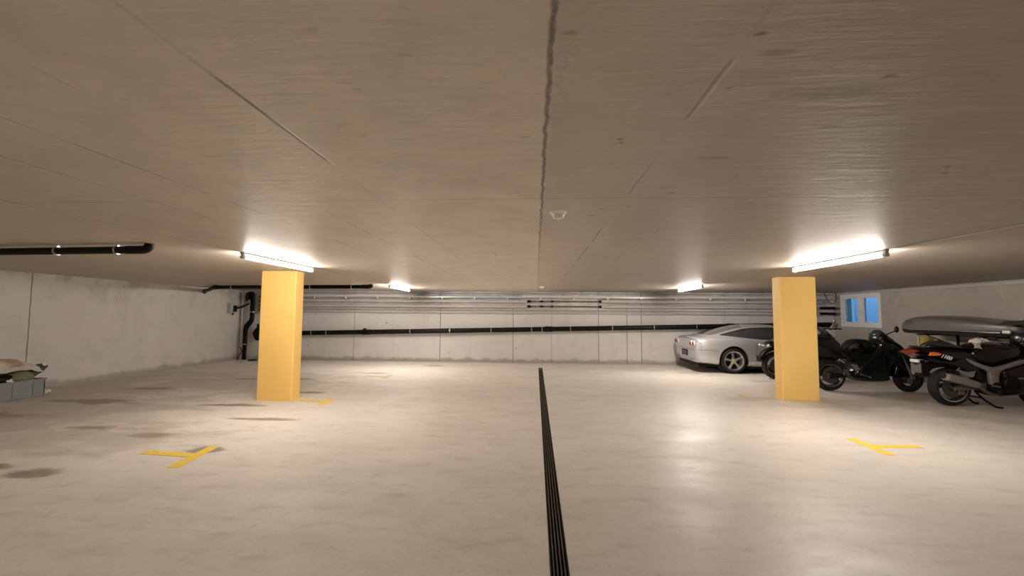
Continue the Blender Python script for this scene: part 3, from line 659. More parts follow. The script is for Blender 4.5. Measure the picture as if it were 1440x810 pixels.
mir = make('door_mirror', [ball((1.62, s * .98, .96), .08, sc=(1, 1.1, .75)) for s in (-1, 1)] + [tube([(1.62, s * .84, .9), (1.62, s * .95, .94)], .02, 8) for s in (-1, 1)], 'silver_paint', CAR)

# ------------------------------------------------------------------ motorcycle helpers
def moto_wheel(parent, c, R, rr, w, steer=0., discs=(1,), nsp=3, rimmat='dark_alu', name='wheel'):
    Rz = Matrix.Translation(c) @ Matrix.Rotation(steer, 4, 'Z')
    h = w / 2; pr = [(rr, -h * .7)] + [(rr + (R - rr) * (.35 + .65 * math.cos(a)) if abs(a) < 1.3 else rr + (R - rr) * .42, h * math.sin(a)) for a in [-1.45 + i * 2.9 / 10 for i in range(11)]] + [(rr, h * .7)]
    T = make(name, xf(lathe(pr, (0, 0, 0), (0, 1, 0), 48, True), Rz), 'rubber', parent)
    make('rim', xf(lathe([(rr + .006, -h * .74), (rr - .012, -h * .74), (rr - .02, -h * .5), (rr - .03, 0), (rr - .02, h * .5), (rr - .012, h * .74), (rr + .006, h * .74)], (0, 0, 0), (0, 1, 0), 48), Rz), rimmat, T)
    gs = []
    for k in range(nsp):
        th = 2 * PI * k / nsp + .5
        gs.append(xf(prism([(-.035, .03), (.035, .03), (.016, rr * .6), (.03, rr - .015), (-.03, rr - .015), (-.016, rr * .6)], -.02, .02), Rz @ Matrix.Rotation(th, 4, 'Y')))
    gs.append(xf(lathe([(0, -h * .9), (.045, -h * .9), (.05, 0), (.045, h * .9), (0, h * .9)], (0, 0, 0), (0, 1, 0), 24), Rz))
    make('spokes', gs, rimmat, T, bevel=.006)
    for s in discs:
        make('brake_disc', xf(lathe([(.07, 0), (rr - .06, 0), (rr - .06, .006), (.07, .006)], (0, s * h * .8, 0), (0, 1, 0), 40, True), Rz), 'disc', T)
    return T
def fork(parent, top, bot, steer, r=.026, gap=.2, mat='dark_alu'):
    S = Matrix.Rotation(steer, 4, 'Z')
    for s in (-1, 1):
        off = S @ Vector((0, s * gap / 2, 0))
        t0, b0 = Vector(top) + off, Vector(bot) + off; mid = t0.lerp(b0, .5)
        make('fork_leg', [tube([t0, mid], r * .8, 14), tube([mid, b0], [r * 1.15, r], 14)], mat, parent)

# ---- bike C : maroon sport tourer, big on the right
C = thing('motorcycle', 'dark maroon sport touring motorcycle with silver frame, on its stand below roof box', 'motorcycle', (7.10, 7.92, 0), 'motorcycles on the right')
yn = -.2
moto_wheel(C, (.065, 0, .325), .325, .238, .18, 0, (-1,), 3, 'wheel_black')
make('rim_edge', lathe([(.236, -.075), (.25, -.08), (.252, -.072), (.238, -.066)], (.065, 0, .325), (0, 1, 0), 48, True), 'chrome', C)
moto_wheel(C, (1.50, 0, .31), .31, .225, .13, 0, (-1, 1), 3, 'black_matt')
make('muffler', [tube([(-.25, -.30, .535), (-.2, -.30, .522), (.02, -.30, .465), (.25, -.29, .40)], [.062, .068, .068, .056], 22)], 'frame_alu', C)
mf = C.children[-1]
make('muffler', [tube([(-.25, .30, .535), (-.2, .30, .522), (.02, .30, .465), (.25, .29, .40)], [.052, .056, .056, .045], 22)], 'dark_alu', C)
make('muffler_tip', lathe([(.036, .02), (.066, .02), (.069, 0), (.062, -.035), (.042, -.025)], (-.25, -.30, .535), (-.96, 0, .24), 24, True), 'chrome', C)
make('muffler_bore', tube([(-.262, -.30, .538), (-.20, -.30, .524)], .04, 18), 'pit', C)
make('exhaust_pipe', tube(bend([(.25, -.29, .40), (.5, -.2, .25), (.8, -.12, .2), (1.1, -.1, .35)], .1), .028, 12), 'dark_alu', C)
make('seat', slab([(-.30, 1.0), (-.22, 1.09), (-.05, 1.12), (.12, 1.06), (.26, 1.0), (.36, .99), (.40, .94), (.2, .92), (-.1, .96)], .15, .05), 'seat', C)
tf = make('tail_fairing', slab([(-.62, .90), (-.52, .985), (-.36, 1.01), (-.05, .985), (.28, .955), (.42, .80), (.38, .66), (.2, .70), (.0, .77), (-.28, .84), (-.48, .84)], .17, .06), 'maroon', C)
make('side_panel', slab([(-.35, .845), (-.05, .80), (.12, .86), (.36, .88), (.44, .70), (.42, .56), (.25, .56), (.02, .66), (-.25, .72), (-.42, .74)], .185, .05), 'black_gloss', C)
make('grab_rail', tube(bend([(-.40, -.14, .98), (-.42, -.16, 1.045), (-.28, -.17, 1.035), (-.15, -.16, .985)], .03), .011, 8), 'black_matt', C)
make('indicator', slab([(-.385, .895), (-.36, .935), (-.24, .935), (-.185, .90), (-.22, .855), (-.35, .85)], .195, .02), 'orange_lens', C)
make('tail_lamp', slab([(-.645, .90), (-.58, .96), (-.46, .975), (-.39, .93), (-.39, .87), (-.46, .845), (-.58, .865)], .165, .05), 'brown_lens', C)
make('plate_lamp', box(-.50, -.41, -.08, .08, .735, .79), 'clear_lens', C, bevel=.01)
make('number_plate', box(-.465, -.455, -.1, .1, .56, .72), 'plate', C)
make('rear_mudguard', slab([(-.46, .80), (-.1, .72), (.1, .68), (.2, .62), (-.02, .655), (-.25, .62), (-.34, .5), (-.43, .5), (-.45, .64)], .085, .02), 'black_matt', C)
tc = bpy.data.curves.new('lettering', 'FONT'); tc.body = '1100'; tc.size = .085; tc.shear = .35; tc.extrude = .002; tc.space_character = 1.05; tc.offset = .003
to = bpy.data.objects.new('tmp', tc); COL.objects.link(to)
dg = bpy.context.evaluated_depsgraph_get(); dg.update(); tme = bpy.data.meshes.new_from_object(to.evaluated_get(dg)); bpy.data.objects.remove(to)
tme.materials.clear(); tme.materials.append(M['text'])
to = bpy.data.objects.new('lettering', tme); COL.objects.link(to); to.parent = C
to.matrix_local = Matrix.Translation((-.215, -.188, .845)) @ Matrix.Rotation(math.radians(17), 4, 'Y') @ Matrix.Rotation(PI / 2, 4, 'X')
to['label'] = 'white 1100 lettering on side panel'
for s in (-1, 1):
    make('frame_spar', slab([(.20, .825), (.34, .765), (.585, .69), (.85, .755), (1.06, .825), (1.12, .79), (1.04, .735), (.78, .655), (.69, .60), (.67, .46), (.70, .33), (.66, .27), (.60, .29), (.53, .42), (.52, .56), (.50, .62), (.34, .69), (.22, .765)], .035, .015, 2, s * .2), 'frame_alu', C)
make('fuel_tank', slab([(.30, .90), (.36, 1.01), (.46, 1.075), (.70, 1.09), (.98, 1.06), (1.12, 1.0), (1.1, .84), (.85, .76), (.585, .70), (.36, .78)], .19, .07), 'maroon', C)
make('tank_cap', lathe([(0, .01), (.05, .008), (.055, 0)], (.72, 0, 1.09), (0, 0, 1), 24), 'chrome', C)
make('engine', [box(.62, 1.15, -.2, .2, .25, .68), tube([(.85, -.27, .42), (.85, .27, .42)], .13, 24), tube([(.62, -.24, .36), (.62, .24, .36)], .09, 20)], 'black_matt', C, bevel=.02)
make('side_fairing', slab([(.74, .66), (.95, .75), (1.15, .86), (1.40, 1.02), (1.68, .98), (1.74, .84), (1.62, .72), (1.36, .62), (1.26, .42), (1.20, .24), (.80, .18), (.62, .22), (.72, .42)], .235, .08), 'maroon', C)
make('fairing_stripe', [box(.94, 1.25, -.24, -.234, .50, .52)], 'frame_alu', C)
make('windscreen', slab([(1.22, 1.03), (1.20, 1.20), (1.26, 1.22), (1.52, 1.12), (1.62, 1.02), (1.40, 1.0)], .15, .06), 'black_gloss', C)
make('headlamp', slab([(1.62, .80), (1.70, .94), (1.76, .90), (1.765, .83)], .13, .03), 'clear_lens', C)
make('front_mudguard', slab([(1.18, .45), (1.28, .60), (1.50, .67), (1.70, .60), (1.80, .46), (1.7, .50), (1.5, .60), (1.32, .53)], .075, .02), 'maroon', C)
fork(C, (1.28, 0, .95), (1.50, 0, .31), 0)
for s in (-1, 1):
    make('handlebar', tube(bend([(1.18, s * .1, 1.08), (1.10, s * .2, 1.10), (.95, s * .36, 1.08)], .05), .012, 10), 'dark_alu', C)
    make('hand_grip', tube([(1.0, s * .325, 1.087), (.90, s * .41, 1.07)], .018, 12), 'rubber', C)
    make('brake_lever', tube([(1.1, s * .26, 1.10), (1.04, s * .30, 1.115), (.93, s * .36, 1.15)], .008, 8), 'chrome', C)
    make('mirror', [ball((1.22, s * .40, 1.14), .07, sc=(.4, 1.2, .7)), tube([(1.3, s * .2, 1.0), (1.22, s * .36, 1.12)], .01, 8)], 'black_matt', C)
make('swing_arm', [slab([(.02, .29), (.04, .36), (.2, .37), (.60, .42), (.62, .32), (.3, .29)], .025, .01, 2, s * .125) for s in (-1, 1)], 'dark_alu', C)
make('footpeg', [tube([(.08, -.2, .62), (.14, -.22, .56), (.16, -.33, .545)], .014, 10), prism([(.04, .64), (.10, .62), (.22, .60), (.33, .62), (.30, .53), (.2, .49), (.14, .50), (.09, .57)], -.2, -.18), tube([(.02, -.2, .62), (.07, -.2, .67)], .012, 8)], 'frame_alu', C, bevel=.004)
make('footpeg', [tube([(.55, -.2, .38), (.55, -.35, .38)], .014, 10)], 'dark_alu', C)
make('rear_caliper', [box(.13, .22, -.11, -.06, .2, .28), tube([(.2, -.1, .3), (.42, -.12, .33)], .012, 8), box(.14, .2, -.13, -.1, .26, .34)], 'dark_alu', C, bevel=.006)
make('center_stand', [tube(bend([(.36, s * .12, .28), (.5, s * .15, .12), (.63, s * (.19), .02), (.72, s * .2, .014)], .04), .016, 10) for s in (-1, 1)] + [tube([(.46, -.14, .16), (.46, .14, .16)], .012, 8), tube(bend([(.2, .14, .06), (.35, .15, .05), (.46, .14, .16)], .05), .012, 8)], 'black_matt', C)
make('side_stand', [tube([(.48, .13, .26), (.30, .24, .06), (.27, .27, .015)], .013, 8)], 'black_matt', C)
# crumpled paper resting on C's seat/tank
def crumple(c, size, nx, ny, amp, seed, thick=.004):
    random.seed(seed); V, F = [], []
    for i in range(nx + 1):
        for j in range(ny + 1):
            u, v = i / nx - .5, j / ny - .5
            e = 1 - .35 * random.random() if (i in (0, nx) or j in (0, ny)) else 1
            V.append(Vector((c[0] + u * size[0] * e, c[1] + v * size[1] * e, c[2] + random.uniform(-amp, amp) + size[2] * math.cos(u * 3) * math.cos(v * 3))))
    for i in range(nx):
        for j in range(ny): a = i * (ny + 1) + j; F.append((a, a + ny + 1, a + ny + 2, a + 1))
    k = len(V); V2 = V + [p - Vector((0, 0, thick)) for p in V]; F2 = F + [tuple(x + k for x in f[::-1]) for f in F]
    return V2, F2
pp = make('paper_sheet', [xf(crumple((0, 0, 0), (.26, .2, .05), 6, 5, .022, 4), Matrix.Translation((7.10 + .43, 7.75, 1.115)) @ Matrix.Rotation(math.radians(-6), 4, 'Y')),
    xf(crumple((0, 0, 0), (.14, .1, .02), 4, 3, .014, 5), Matrix.Translation((7.10 + .36, 7.71, 1.04)) @ Matrix.Rotation(math.radians(80), 4, 'X'))], 'paper', ang=10)
tag(pp, 'crumpled white cloth lying between seat and tank of maroon motorcycle', 'cloth')

# ---- bike B : black sport bike
B = thing('motorcycle', 'black fully faired sports motorcycle with front wheel turned, right of orange column', 'motorcycle', (6.03, 9.27, 0), 'motorcycles on the right')
moto_wheel(B, (.01, 0, .322), .322, .225, .17, 0, (-1,), 3, 'wheel_black')
make('rim_edge', lathe([(.222, -.07), (.232, -.078), (.235, -.07), (.224, -.062)], (.01, 0, .322), (0, 1, 0), 48, True), 'dark_alu', B)
ST = math.radians(4)
FW = (1.575, 0, .305)
moto_wheel(B, FW, .31, .2, .13, ST, (-1, 1), 3, 'wheel_black')
make('fuel_tank', slab([(.30, .85), (.35, .95), (.46, 1.05), (.62, 1.075), (.80, 1.05), (.90, .98), (.9, .85), (.6, .78), (.35, .8)], .17, .08), 'black_gloss', B)
make('tank_highlight', slab([(.33, .87), (.38, .95), (.47, 1.0), (.60, .985), (.52, .93), (.66, .90), (.50, .85), (.38, .845)], .174, .03), 'seat', B)  # lighter grey slab standing in for the shine on the tank
make('seat', slab([(.02, 1.02), (.12, 1.02), (.2, .93), (.3, .89), (.36, .86), (.3, .80), (.1, .86), (-.05, .95)], .13, .04), 'seat', B)
make('tail_fairing', slab([(-.40, 1.02), (-.30, 1.12), (-.05, 1.12), (.06, 1.04), (.18, .90), (.30, .82), (.28, .68), (.16, .62), (.02, .66), (-.2, .68), (-.36, .80)], .135, .05), 'black_green', B)
make('tail_lamp', slab([(-.41, 1.01), (-.38, 1.05), (-.33, 1.04), (-.34, .97)], .07, .02), 'red_lens', B)
make('number_plate', box(-.36, -.35, -.09, .09, .62, .78), 'plate', B)
make('rear_mudguard', slab([(-.32, .92), (-.1, .86), (.2, .76), (.1, .70), (-.1, .74), (-.25, .68), (-.34, .62), (-.36, .68)], .07, .02), 'black_matt', B)
make('side_fairing', slab([(.86, .92), (.90, 1.02), (1.05, 1.06), (1.22, 1.0), (1.34, .90), (1.33, .72), (1.245, .65), (1.16, .50), (1.11, .38), (1.10, .225), (.85, .20), (.58, .205), (.42, .26), (.40, .42), (.55, .62), (.7, .74)], .20, .07), 'black_green', B)
make('nose_fairing', slab([(.90, 1.04), (.93, 1.17), (1.00, 1.19), (1.12, 1.16), (1.25, 1.06), (1.38, .975), (1.45, .87), (1.475, .79), (1.40, .77), (1.34, .70), (1.20, .72), (1.05, .85)], .17, .08), 'black_green', B)
make('windscreen', slab([(.90, 1.14), (.93, 1.205), (1.0, 1.262), (1.05, 1.24), (1.14, 1.17), (1.27, 1.05), (1.2, 1.0), (1.05, 1.08)], .14, .06), 'car_glass', B)
make('headlamp', slab([(1.40, .88), (1.43, .905), (1.462, .86), (1.47, .81), (1.43, .80)], .12, .02), 'clear_lens', B)
make('engine', [box(.45, .95, -.17, .17, .28, .72), tube([(.62, -.21, .45), (.62, .21, .45)], .11, 22)], 'black_matt', B, bevel=.02)
make('mirror', [ball((1.155, -.30, 1.275), .055, sc=(.6, .8, 1.2)), tube([(1.06, -.17, 1.17), (1.13, -.28, 1.24)], .011, 8)], 'black_matt', B)
make('mirror', [ball((1.16, .24, 1.06), .055, sc=(1.2, .6, .8)), tube([(1.12, .15, 1.08), (1.15, .22, 1.07)], .011, 8)], 'black_matt', B)
for s in (-1, 1):
    make('handlebar', tube([(1.0, s * .1, 1.03), (.94, s * .24, 1.04), (.86, s * .34, 1.01)], .014, 10), 'dark_alu', B)
    make('hand_grip', tube([(.91, s * .28, 1.03), (.83, s * .38, .995)], .019, 12), 'rubber', B)
S = Matrix.Rotation(ST, 4, 'Z')
fork(B, (1.36, 0, .80), FW, ST, .026, .19)
make('front_mudguard', xf(slab([(-.345, .0), (-.32, .20), (-.22, .34), (-.05, .39), (.12, .33), (.25, .21), (.33, .05), (.24, .18), (.08, .25), (-.1, .25), (-.24, .14)], .08, .02), Matrix.Translation(FW) @ S), 'black_gloss', B)
make('fork_cover', xf(slab([(-.34, .42), (-.28, .5), (-.05, .46), (.10, .28), (.13, .06), (.04, -.02), (-.08, .08), (-.22, .2)], .1, .03), Matrix.Translation(FW) @ S), 'black_gloss', B)
make('brake_caliper', [xf(box(-.09, -.02, -.11, -.06, -.12, -.02), Matrix.Translation(FW) @ S), xf(lathe([(0, .02), (.045, .02), (.05, 0), (.045, -.01)], (.0, -.1, .0), (0, -1, 0), 20), Matrix.Translation(FW) @ S)], 'dark_alu', B, bevel=.006)
make('indicator', xf(slab([(-.06, .11), (-.045, .155), (.03, .17), (.075, .15), (.06, .105), (.0, .09)], .04, .02, 3, -.12), Matrix.Translation(FW) @ S), 'chrome', B)
make('swing_arm', [slab([(-.02, .30), (0, .36), (.2, .38), (.42, .42), (.43, .34), (.2, .29)], .025, .01, 2, s * .12) for s in (-1, 1)], 'black_matt', B)
make('side_panel', slab([(.18, .80), (.40, .86), (.70, .80), (.92, .86), (.95, .5), (.80, .40), (.55, .44), (.45, .58), (.25, .66)], .185, .05), 'black_green', B)
make('chain_sprocket', [tube([(x, -.15, z), (x, -.13, z)], r, 16) for x, z, r in ((.26, .42, .045), (.30, .36, .04), (.22, .37, .03))] + [tube([(.28, -.13, .32), (.5, -.13, .30)], .012, 8)], 'dark_alu', B)
make('footpeg', [prism([(.33, .56), (.37, .57), (.46, .55), (.48, .47), (.42, .43), (.38, .5)], -.2, -.18), tube([(.42, -.19, .48), (.42, -.29, .48)], .013, 10)], 'frame_alu', B, bevel=.004)
make('footpeg', [tube([(.10, -.2, .655), (.20, -.19, .60)], .014, 10), ball((.105, -.2, .652), .02)], 'alloy', B)
make('muffler', tube([(.62, -.2, .30), (.35, -.23, .34), (.55, -.21, .33)][:2], [.04, .04], 14), 'black_matt', B)
make('brake_pedal', tube([(.50, -.2, .37), (.56, -.22, .345), (.68, -.22, .31)], .01, 8), 'alloy', B)
make('side_stand', tube([(.43, .12, .30), (.44, .26, .15), (.45, .36, .014)], .013, 10), 'black_matt', B)

# ---- bike A : tall naked bike behind
A_ = thing('motorcycle', 'black upright touring motorcycle with tall mirrors, behind the orange column', 'motorcycle', (5.8, 10.88, 0), 'motorcycles on the right')
moto_wheel(A_, (.06, 0, .33), .33, .235, .15, 0, (-1,), 3, 'dark_alu')
moto_wheel(A_, (1.50, 0, .32), .32, .235, .12, 0, (-1, 1), 3, 'black_matt')
make('tail_fairing', slab([(-.18, .86), (-.05, .93), (.3, .90), (.45, .82), (.3, .74), (0, .78)], .11, .04), 'black_gloss', A_)
make('seat', slab([(-.05, .93), (.1, 1.0), (.3, .96), (.5, .90), (.70, .93), (.7, .86), (.3, .84), (.0, .88)], .14, .04), 'seat', A_)
make('fuel_tank', slab([(.60, .86), (.66, 1.0), (.8, 1.1), (1.0, 1.12), (1.15, 1.05), (1.2, .92), (1.0, .8), (.7, .78)], .16, .07), 'black_gloss', A_)
make('side_fairing', slab([(1.05, 1.0), (1.2, 1.12), (1.32, 1.06), (1.44, .96), (1.52, .86), (1.5, .72), (1.3, .66), (1.15, .5), (.95, .55), (1.0, .8)], .2, .07), 'black_green', A_)
make('headlamp', slab([(1.46, .80), (1.50, .93), (1.575, .88), (1.57, .78)], .1, .03), 'clear_lens', A_)
make('windscreen', slab([(1.18, 1.1), (1.10, 1.24), (1.15, 1.27), (1.34, 1.10), (1.42, .98), (1.3, 1.0)], .13, .05), 'car_glass', A_)
make('engine', [box(.55, 1.1, -.18, .18, .26, .76), tube([(.75, -.23, .45), (.75, .23, .45)], .12, 20)], 'black_matt', A_, bevel=.02)
make('rear_mudguard', slab([(-.34, .48), (-.30, .60), (-.18, .72), (.0, .78), (.2, .78), (.12, .70), (-.06, .68), (-.2, .58), (-.28, .44)], .08, .02), 'black_matt', A_)
make('number_plate', box(-.34, -.33, -.1, .1, .42, .56), 'black_matt', A_)
make('plate_bracket', tube([(-.33, 0, .5), (-.22, 0, .66), (.0, 0, .78)], .016, 8), 'dark_alu', A_)
for s in (-1, 1):
    make('indicator', [ball((-.20, s * .2, .815), .035, sc=(1, .8, 1)), tube([(-.16, s * .05, .80), (-.18, s * .18, .81)], .01, 8)], 'clear_lens', A_)
    make('mirror', [ball((1.24, s * .34, 1.42), .06, sc=(.5, .8, 1)), tube([(1.18, s * .3, 1.24), (1.2, s * .33, 1.31), (1.235, s * .34, 1.38)], .01, 8)], 'dark_alu', A_)
    make('handlebar', tube([(1.18, 0, 1.2), (1.16, s * .2, 1.24), (1.12, s * .38, 1.24)], .013, 10), 'black_matt', A_)
    make('hand_guard', tube([(1.22, s * .2, 1.22), (1.34, s * .3, 1.235), (1.36, s * .4, 1.235), (1.16, s * .42, 1.24)], .014, 8), 'black_matt', A_)
fork(A_, (1.22, 0, 1.05), (1.50, 0, .32), 0)
make('swing_arm', [slab([(.03, .30), (.05, .37), (.3, .39), (.58, .43), (.58, .34), (.3, .3)], .025, .01, 2, s * .11) for s in (-1, 1)], 'black_matt', A_)
make('side_stand', tube([(.5, .12, .3), (.46, .28, .014)], .013, 10), 'black_matt', A_)

# ------------------------------------------------------------------ roof box on wall brackets
RB = thing('roof_box', 'grey car roof box with black underside, stored above maroon motorcycle', 'roof box', (8.72, 9.15, 1.17))
def rbsec(y, w, zb, zt):
    return [(y, 0, zb), (y, w * .8, zb), (y, w * .97, zb + .025), (y, w, zb + .06), (y, w * .975, zb + .06 + (zt - zb) * .45), (y, w * .82, zt - (zt - zb) * .13), (y, w * .4, zt - .005), (y, 0, zt)]
def rot90(g): return [Vector((v.y, v.x, v.z)) for v in g[0]], g[1]
# y along the wall: + is far (left in view)
lid = loftgrid([rbsec(-1.16, .22, .085, .17), rbsec(-1.13, .28, .08, .2), rbsec(-1.0, .34, .075, .245), rbsec(-.6, .365, .07, .31), rbsec(.0, .38, .065, .375), rbsec(.6, .38, .062, .395), rbsec(.95, .375, .06, .37), rbsec(1.12, .35, .06, .315), rbsec(1.18, .32, .065, .22), rbsec(1.21, .26, .07, .12)], 4, 4)
make('lid', rot90(lid), 'boxgrey', RB, ang=50)
base = loftgrid([[(y, 0, -.0), (y, w * .8, 0), (y, w * .95, .02), (y, w * 1.005, .05), (y, w * 1.0, .09), (y, 0, .09)] for y, w in ((-1.165, .25), (-1.13, .31), (-1.0, .352), (0, .382), (.98, .374), (1.13, .345), (1.205, .275))], 4, 3)
make('base_shell', rot90(base), 'boxdark', RB, ang=50)
make('rim_strip', [box(-.392, -.374, -.95, .95, .068, .092)], 'greyplastic', RB, bevel=.004)
make('latch', box(-.392, -.355, -1.12, -.99, .065, .13), 'alloy', RB, bevel=.01)
RBb = bvh_of(rot90(lid))
make('emblem', [mv(g, (0, 0, 0)) for g in (patch(RBb, [(.84, .235), (.93, .25), (1.02, .245)], [(.84, .25), (.93, .27), (1.02, .255)], 10, 2, (1, 0, 0), .004, -3.), patch(RBb, [(.80, .215), (.95, .20)], [(.80, .225), (.95, .21)], 8, 2, (1, 0, 0), .004, -3.), patch(RBb, [(.98, .205), (1.05, .20)], [(.98, .22), (1.05, .215)], 6, 2, (1, 0, 0), .004, -3.))], 'black_matt', RB)
for y, l in ((8.55, 'near black steel wall bracket under the roof box'), (9.9, 'far black steel wall bracket under the roof box')):
    tag(make('wall_bracket', [box(8.36, XR, y - .02, y + .02, 1.135, 1.165), box(XR - .03, XR, y - .02, y + .02, .85, 1.165), tube([(8.55, y, 1.14), (XR - .02, y, .88)], .013, 8)], 'black_matt'), l, 'bracket', 'roof box brackets')
# green cloth over end of the box
gc = crumple((0, 0, 0), (.8, .62, .05), 14, 10, .012, 11, .006)
W_, F_ = [], gc[1]
for v in gc[0]:
    x, y = v.x, v.y
    ex = max(0, abs(x) - .37); ey = max(0, -y - .12)
    W_.append(Vector((8.72 + (x if abs(x) < .37 else math.copysign(.385, x)), 7.97 + max(y, -.16) + 0, 1.455 + v.z * .5 - ex * 1.5 - ey * 1.1 - .05 * (abs(x) > .3))))
tag(make('green_cloth', (W_, F_), 'greencloth', ang=25), 'dark green cloth draped over near end of the roof box', 'cloth')
t = thing('wall_shelf', 'short black wall shelf behind tail of the maroon motorcycle', 'shelf', (8.8, 9.9, .88))
make('shelf_board', box(-.46, .41, -.2, .22, -.01, .01), 'black_matt', t)
for y in (-.15, .17): make('shelf_bracket', prism([(-.3, -.01), (.41, -.01), (.41, -.25)], y - .01, y + .01, 'xz'), 'black_matt', t)
t = thing('hose_coil', 'stacked coil of faded yellow hose under roof box, above tail of maroon motorcycle', 'hose', (8.5, 9.87, .891))
make('coil', [lathe([(rr_ + .014 * math.cos(a), .014 * math.sin(a) + .014 + k * .0265) for a in [i * PI / 4 for i in range(8)]], (dx_, dy_, 0), (0, 0, 1), 32, True) for k, rr_, dx_, dy_ in ((0, .12, 0, 0), (0, .09, 0, 0), (1, .122, .005, .004), (1, .092, 0, 0), (2, .118, -.006, .0), (3, .122, .004, -.008), (4, .118, -.004, .004), (5, .12, .0, .008), (6, .115, .006, 0), (7, .118, -.006, -.004))], 'yellowstrap', t)
make('tie', [box(-.15, -.06, -.012, .012, .0, .225)], 'sack', t)

# ------------------------------------------------------------------ crate and things, far left
CR = thing('plastic_crate', 'open grey plastic crate full of bags against the left wall', 'crate', (-9.2, 6.9, 0))
w, l, h = .36, .46, .30
def taper(x0, x1, y0, y1, z0, z1): return box(x0, x1, y0, y1, z0, z1)
make('crate_wall', [box(-w, w, -l, l, .004, .02), box(w - .015, w, -l, l, .02, h), box(-w, -w + .015, -l, l, .02, h), box(-w, w, l - .015, l, .02, h - .11), box(-w, w, -l, -l + .015, .02, h), box(-w, -w + .2, l - .015, l, h - .11, h), box(w - .2, w, l - .015, l, h - .11, h)] +
     [box(w, w + .008, y - .008, y + .008, .02, h - .03) for y in (-.30, -.02, .28)], 'crate', CR)
make('crate_rim', [box(w - .02, w + .02, -l - .02, l + .02, h - .012, h + .01), box(-w - .02, -w + .02, -l - .02, l + .02, h - .012, h + .01), box(-w, w, l - .02, l + .02, h - .012, h + .01), box(-w, w, -l - .02, -l + .02, h - .012, h + .01)], 'crate', CR, bevel=.003)
make('end_handle', [box(-.15, .15, l, l + .012, .06, .24)], 'black_matt', CR)
def lump(name, c, sc, seed, mat, label, cat, amp=.18, rot=0., tilt=0.):
    random.seed(seed); ph = [random.uniform(0, 6) for _ in range(8)]
    V, F = ball((0, 0, 0), 1, 28, 18); out = []
    Mx = Matrix.Translation(c) @ Matrix.Rotation(rot, 4, 'Z') @ Matrix.Rotation(tilt, 4, 'X')
    for v in V:
        k = 1 + amp * (math.sin(3.1 * v.x + ph[0]) * math.cos(2.7 * v.y + ph[1]) + .6 * math.sin(5.3 * v.z + ph[2] + 4 * v.x) + .4 * math.sin(9 * v.y + ph[3] + 5 * v.z))
        # pinch flat like fabric
        p = Vector((v.x * sc[0], v.y * sc[1], v.z * sc[2])) * k
        out.append(Mx @ p)
    return tag(make(name, (out, F), mat, ang=60), label, cat)
def drape(c, L, Wd, hgt, seed):
    random.seed(seed); ph = [random.uniform(0, 6) for _ in range(9)]; V, F = [], []; nx, ny = 34, 44
    for i in range(nx + 1):
        for j in range(ny + 1):
            u, v = i / nx * 2 - 1, j / ny * 2 - 1
            wv = 1 - .55 * max(0, v) ** 2
            fold = .028 * abs(math.sin(3.4 * u + 2.2 * v + ph[0])) + .02 * abs(math.sin(6.5 * v - 3 * u + ph[1])) + .012 * abs(math.sin(11 * u + 5 * v + ph[2]))
            z = hgt * (1 - abs(u) ** 2.2) * (1 - abs(v) ** 3) - .05 * abs(u) ** 3 + fold
            V.append(Vector((c[0] + u * Wd * wv + .02 * math.sin(9 * v + ph[3]), c[1] + v * L, c[2] + z - .08 * max(0, v) ** 2)))
    for i in range(nx):
        for j in range(ny): a = i * (ny + 1) + j; F.append((a, a + ny + 1, a + ny + 2, a + 1))
    k = len(V); return V + [p - Vector((0, 0, .008)) for p in V], F + [tuple(x + k for x in f[::-1]) for f in F]
tag(make('fabric_sack', drape((-9.2, 6.92, .50), .56, .34, .13, 5), 'sack2', ang=40), 'cream cloth sack with brown patch lying on top of the grey crate', 'sack')
lump('dark_filling', (-9.30, 6.86, .40), (.20, .36, .09), 3, 'greenbag', 'dark green bundle under the cream sack in crate', 'bundle', .08)
tag(make('painted_number', [(lambda g_: g_)(x_) for x_ in [tube([(XL + .001, 9.53 + .045 * math.cos(a), 1.81 + .06 * math.sin(a)) for a in [i * 2 * PI / 14 for i in range(15)]], .009, 6), tube([(XL + .001, 9.485, 1.81), (XL + .001, 9.485, 1.73), (XL + .001, 9.50, 1.66), (XL + .001, 9.56, 1.635)], .009, 6)]], 'faint_cream'), 'faint cream painted number 9 on left wall', 'number')
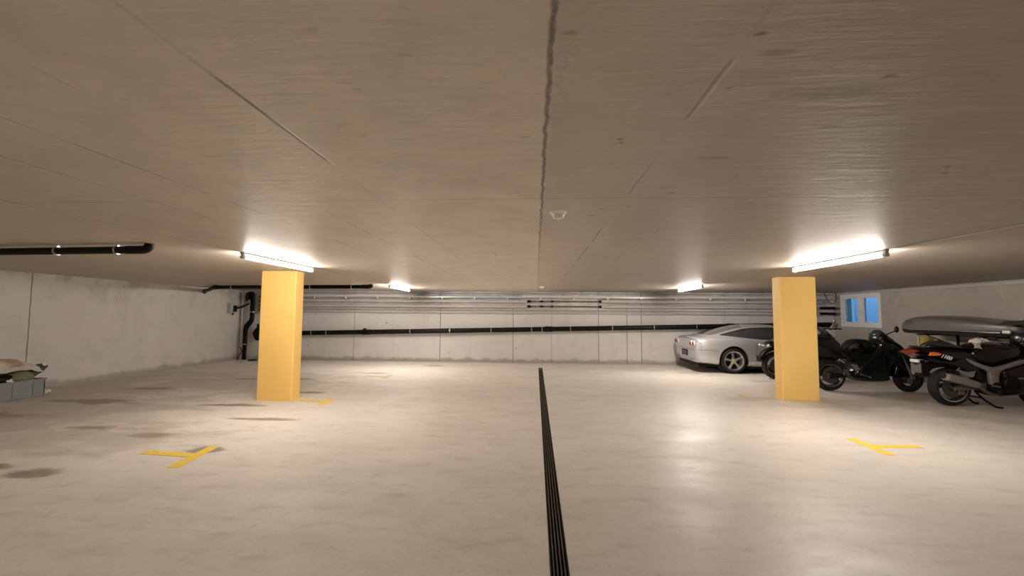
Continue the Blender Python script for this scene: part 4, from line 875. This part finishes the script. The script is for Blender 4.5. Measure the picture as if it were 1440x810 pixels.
lump('fabric_bag', (-9.08, 7.08, .36), (.22, .24, .11), 8, 'greenbag', 'olive green bag bulging over the front edge of crate', 'bag', .12)
lump('rubber_boot', (-9.12, 7.36, .42), (.11, .26, .085), 12, 'darkgreen', 'dark green boot sticking out over right end of crate', 'boot', .1, 0, .35)
tag(make('boot_tag', lathe([(0, .0), (.03, .0), (.028, .008), (0, .01)], (-9.05, 7.50, .535), (.8, -.2, .5), 16), 'white'), 'small white patch on the dark green boot', 'patch')
lump('dark_bag', (-8.95, 6.72, .36), (.13, .20, .08), 21, 'black_matt', 'black bundle at front left edge of the crate', 'bundle', .1)
tag(make('paper_scrap', xf(crumple((0, 0, 0), (.16, .16, .03), 5, 5, .018, 31), Matrix.Translation((-8.93, 7.45, .06)) @ Matrix.Rotation(.5, 4, 'Y')), 'paper', ang=10), 'crumpled white paper scrap on floor at right end of crate', 'paper')
tag(make('paper_scrap', xf(crumple((0, 0, 0), (.12, .14, .03), 4, 4, .014, 33), Matrix.Translation((-8.86, 6.82, .345)) @ Matrix.Rotation(.4, 4, 'Y')), 'paper', ang=10), 'small white paper scrap lying on the front crate rim', 'paper')

# ------------------------------------------------------------------ light, world, camera
wd = bpy.data.worlds.new('World'); bpy.context.scene.world = wd; wd.use_nodes = True
bg = wd.node_tree.nodes['Background']; bg.inputs[0].default_value = (.27, .54, .86, 1); bg.inputs[1].default_value = 2.9
cam = bpy.data.cameras.new('camera'); co = bpy.data.objects.new('camera', cam); COL.objects.link(co)
cam.lens = 15.054; cam.sensor_width = 36; cam.sensor_fit = 'HORIZONTAL'; cam.clip_start = .05
r = Vector((0.99848924, 0.05445807, 0.00731793)); u = Vector((-0.00381993, -0.06406186, 0.99793862)); f = Vector((-0.05481461, 0.99645893, 0.06375705))
co.matrix_world = Matrix(((r.x, u.x, -f.x, 0), (r.y, u.y, -f.y, 0), (r.z, u.z, -f.z, 1.5), (0, 0, 0, 1)))
sc = bpy.context.scene; sc.camera = co
sc.view_settings.view_transform = 'Standard'; sc.view_settings.exposure = -.33; sc.view_settings.gamma = 1.08
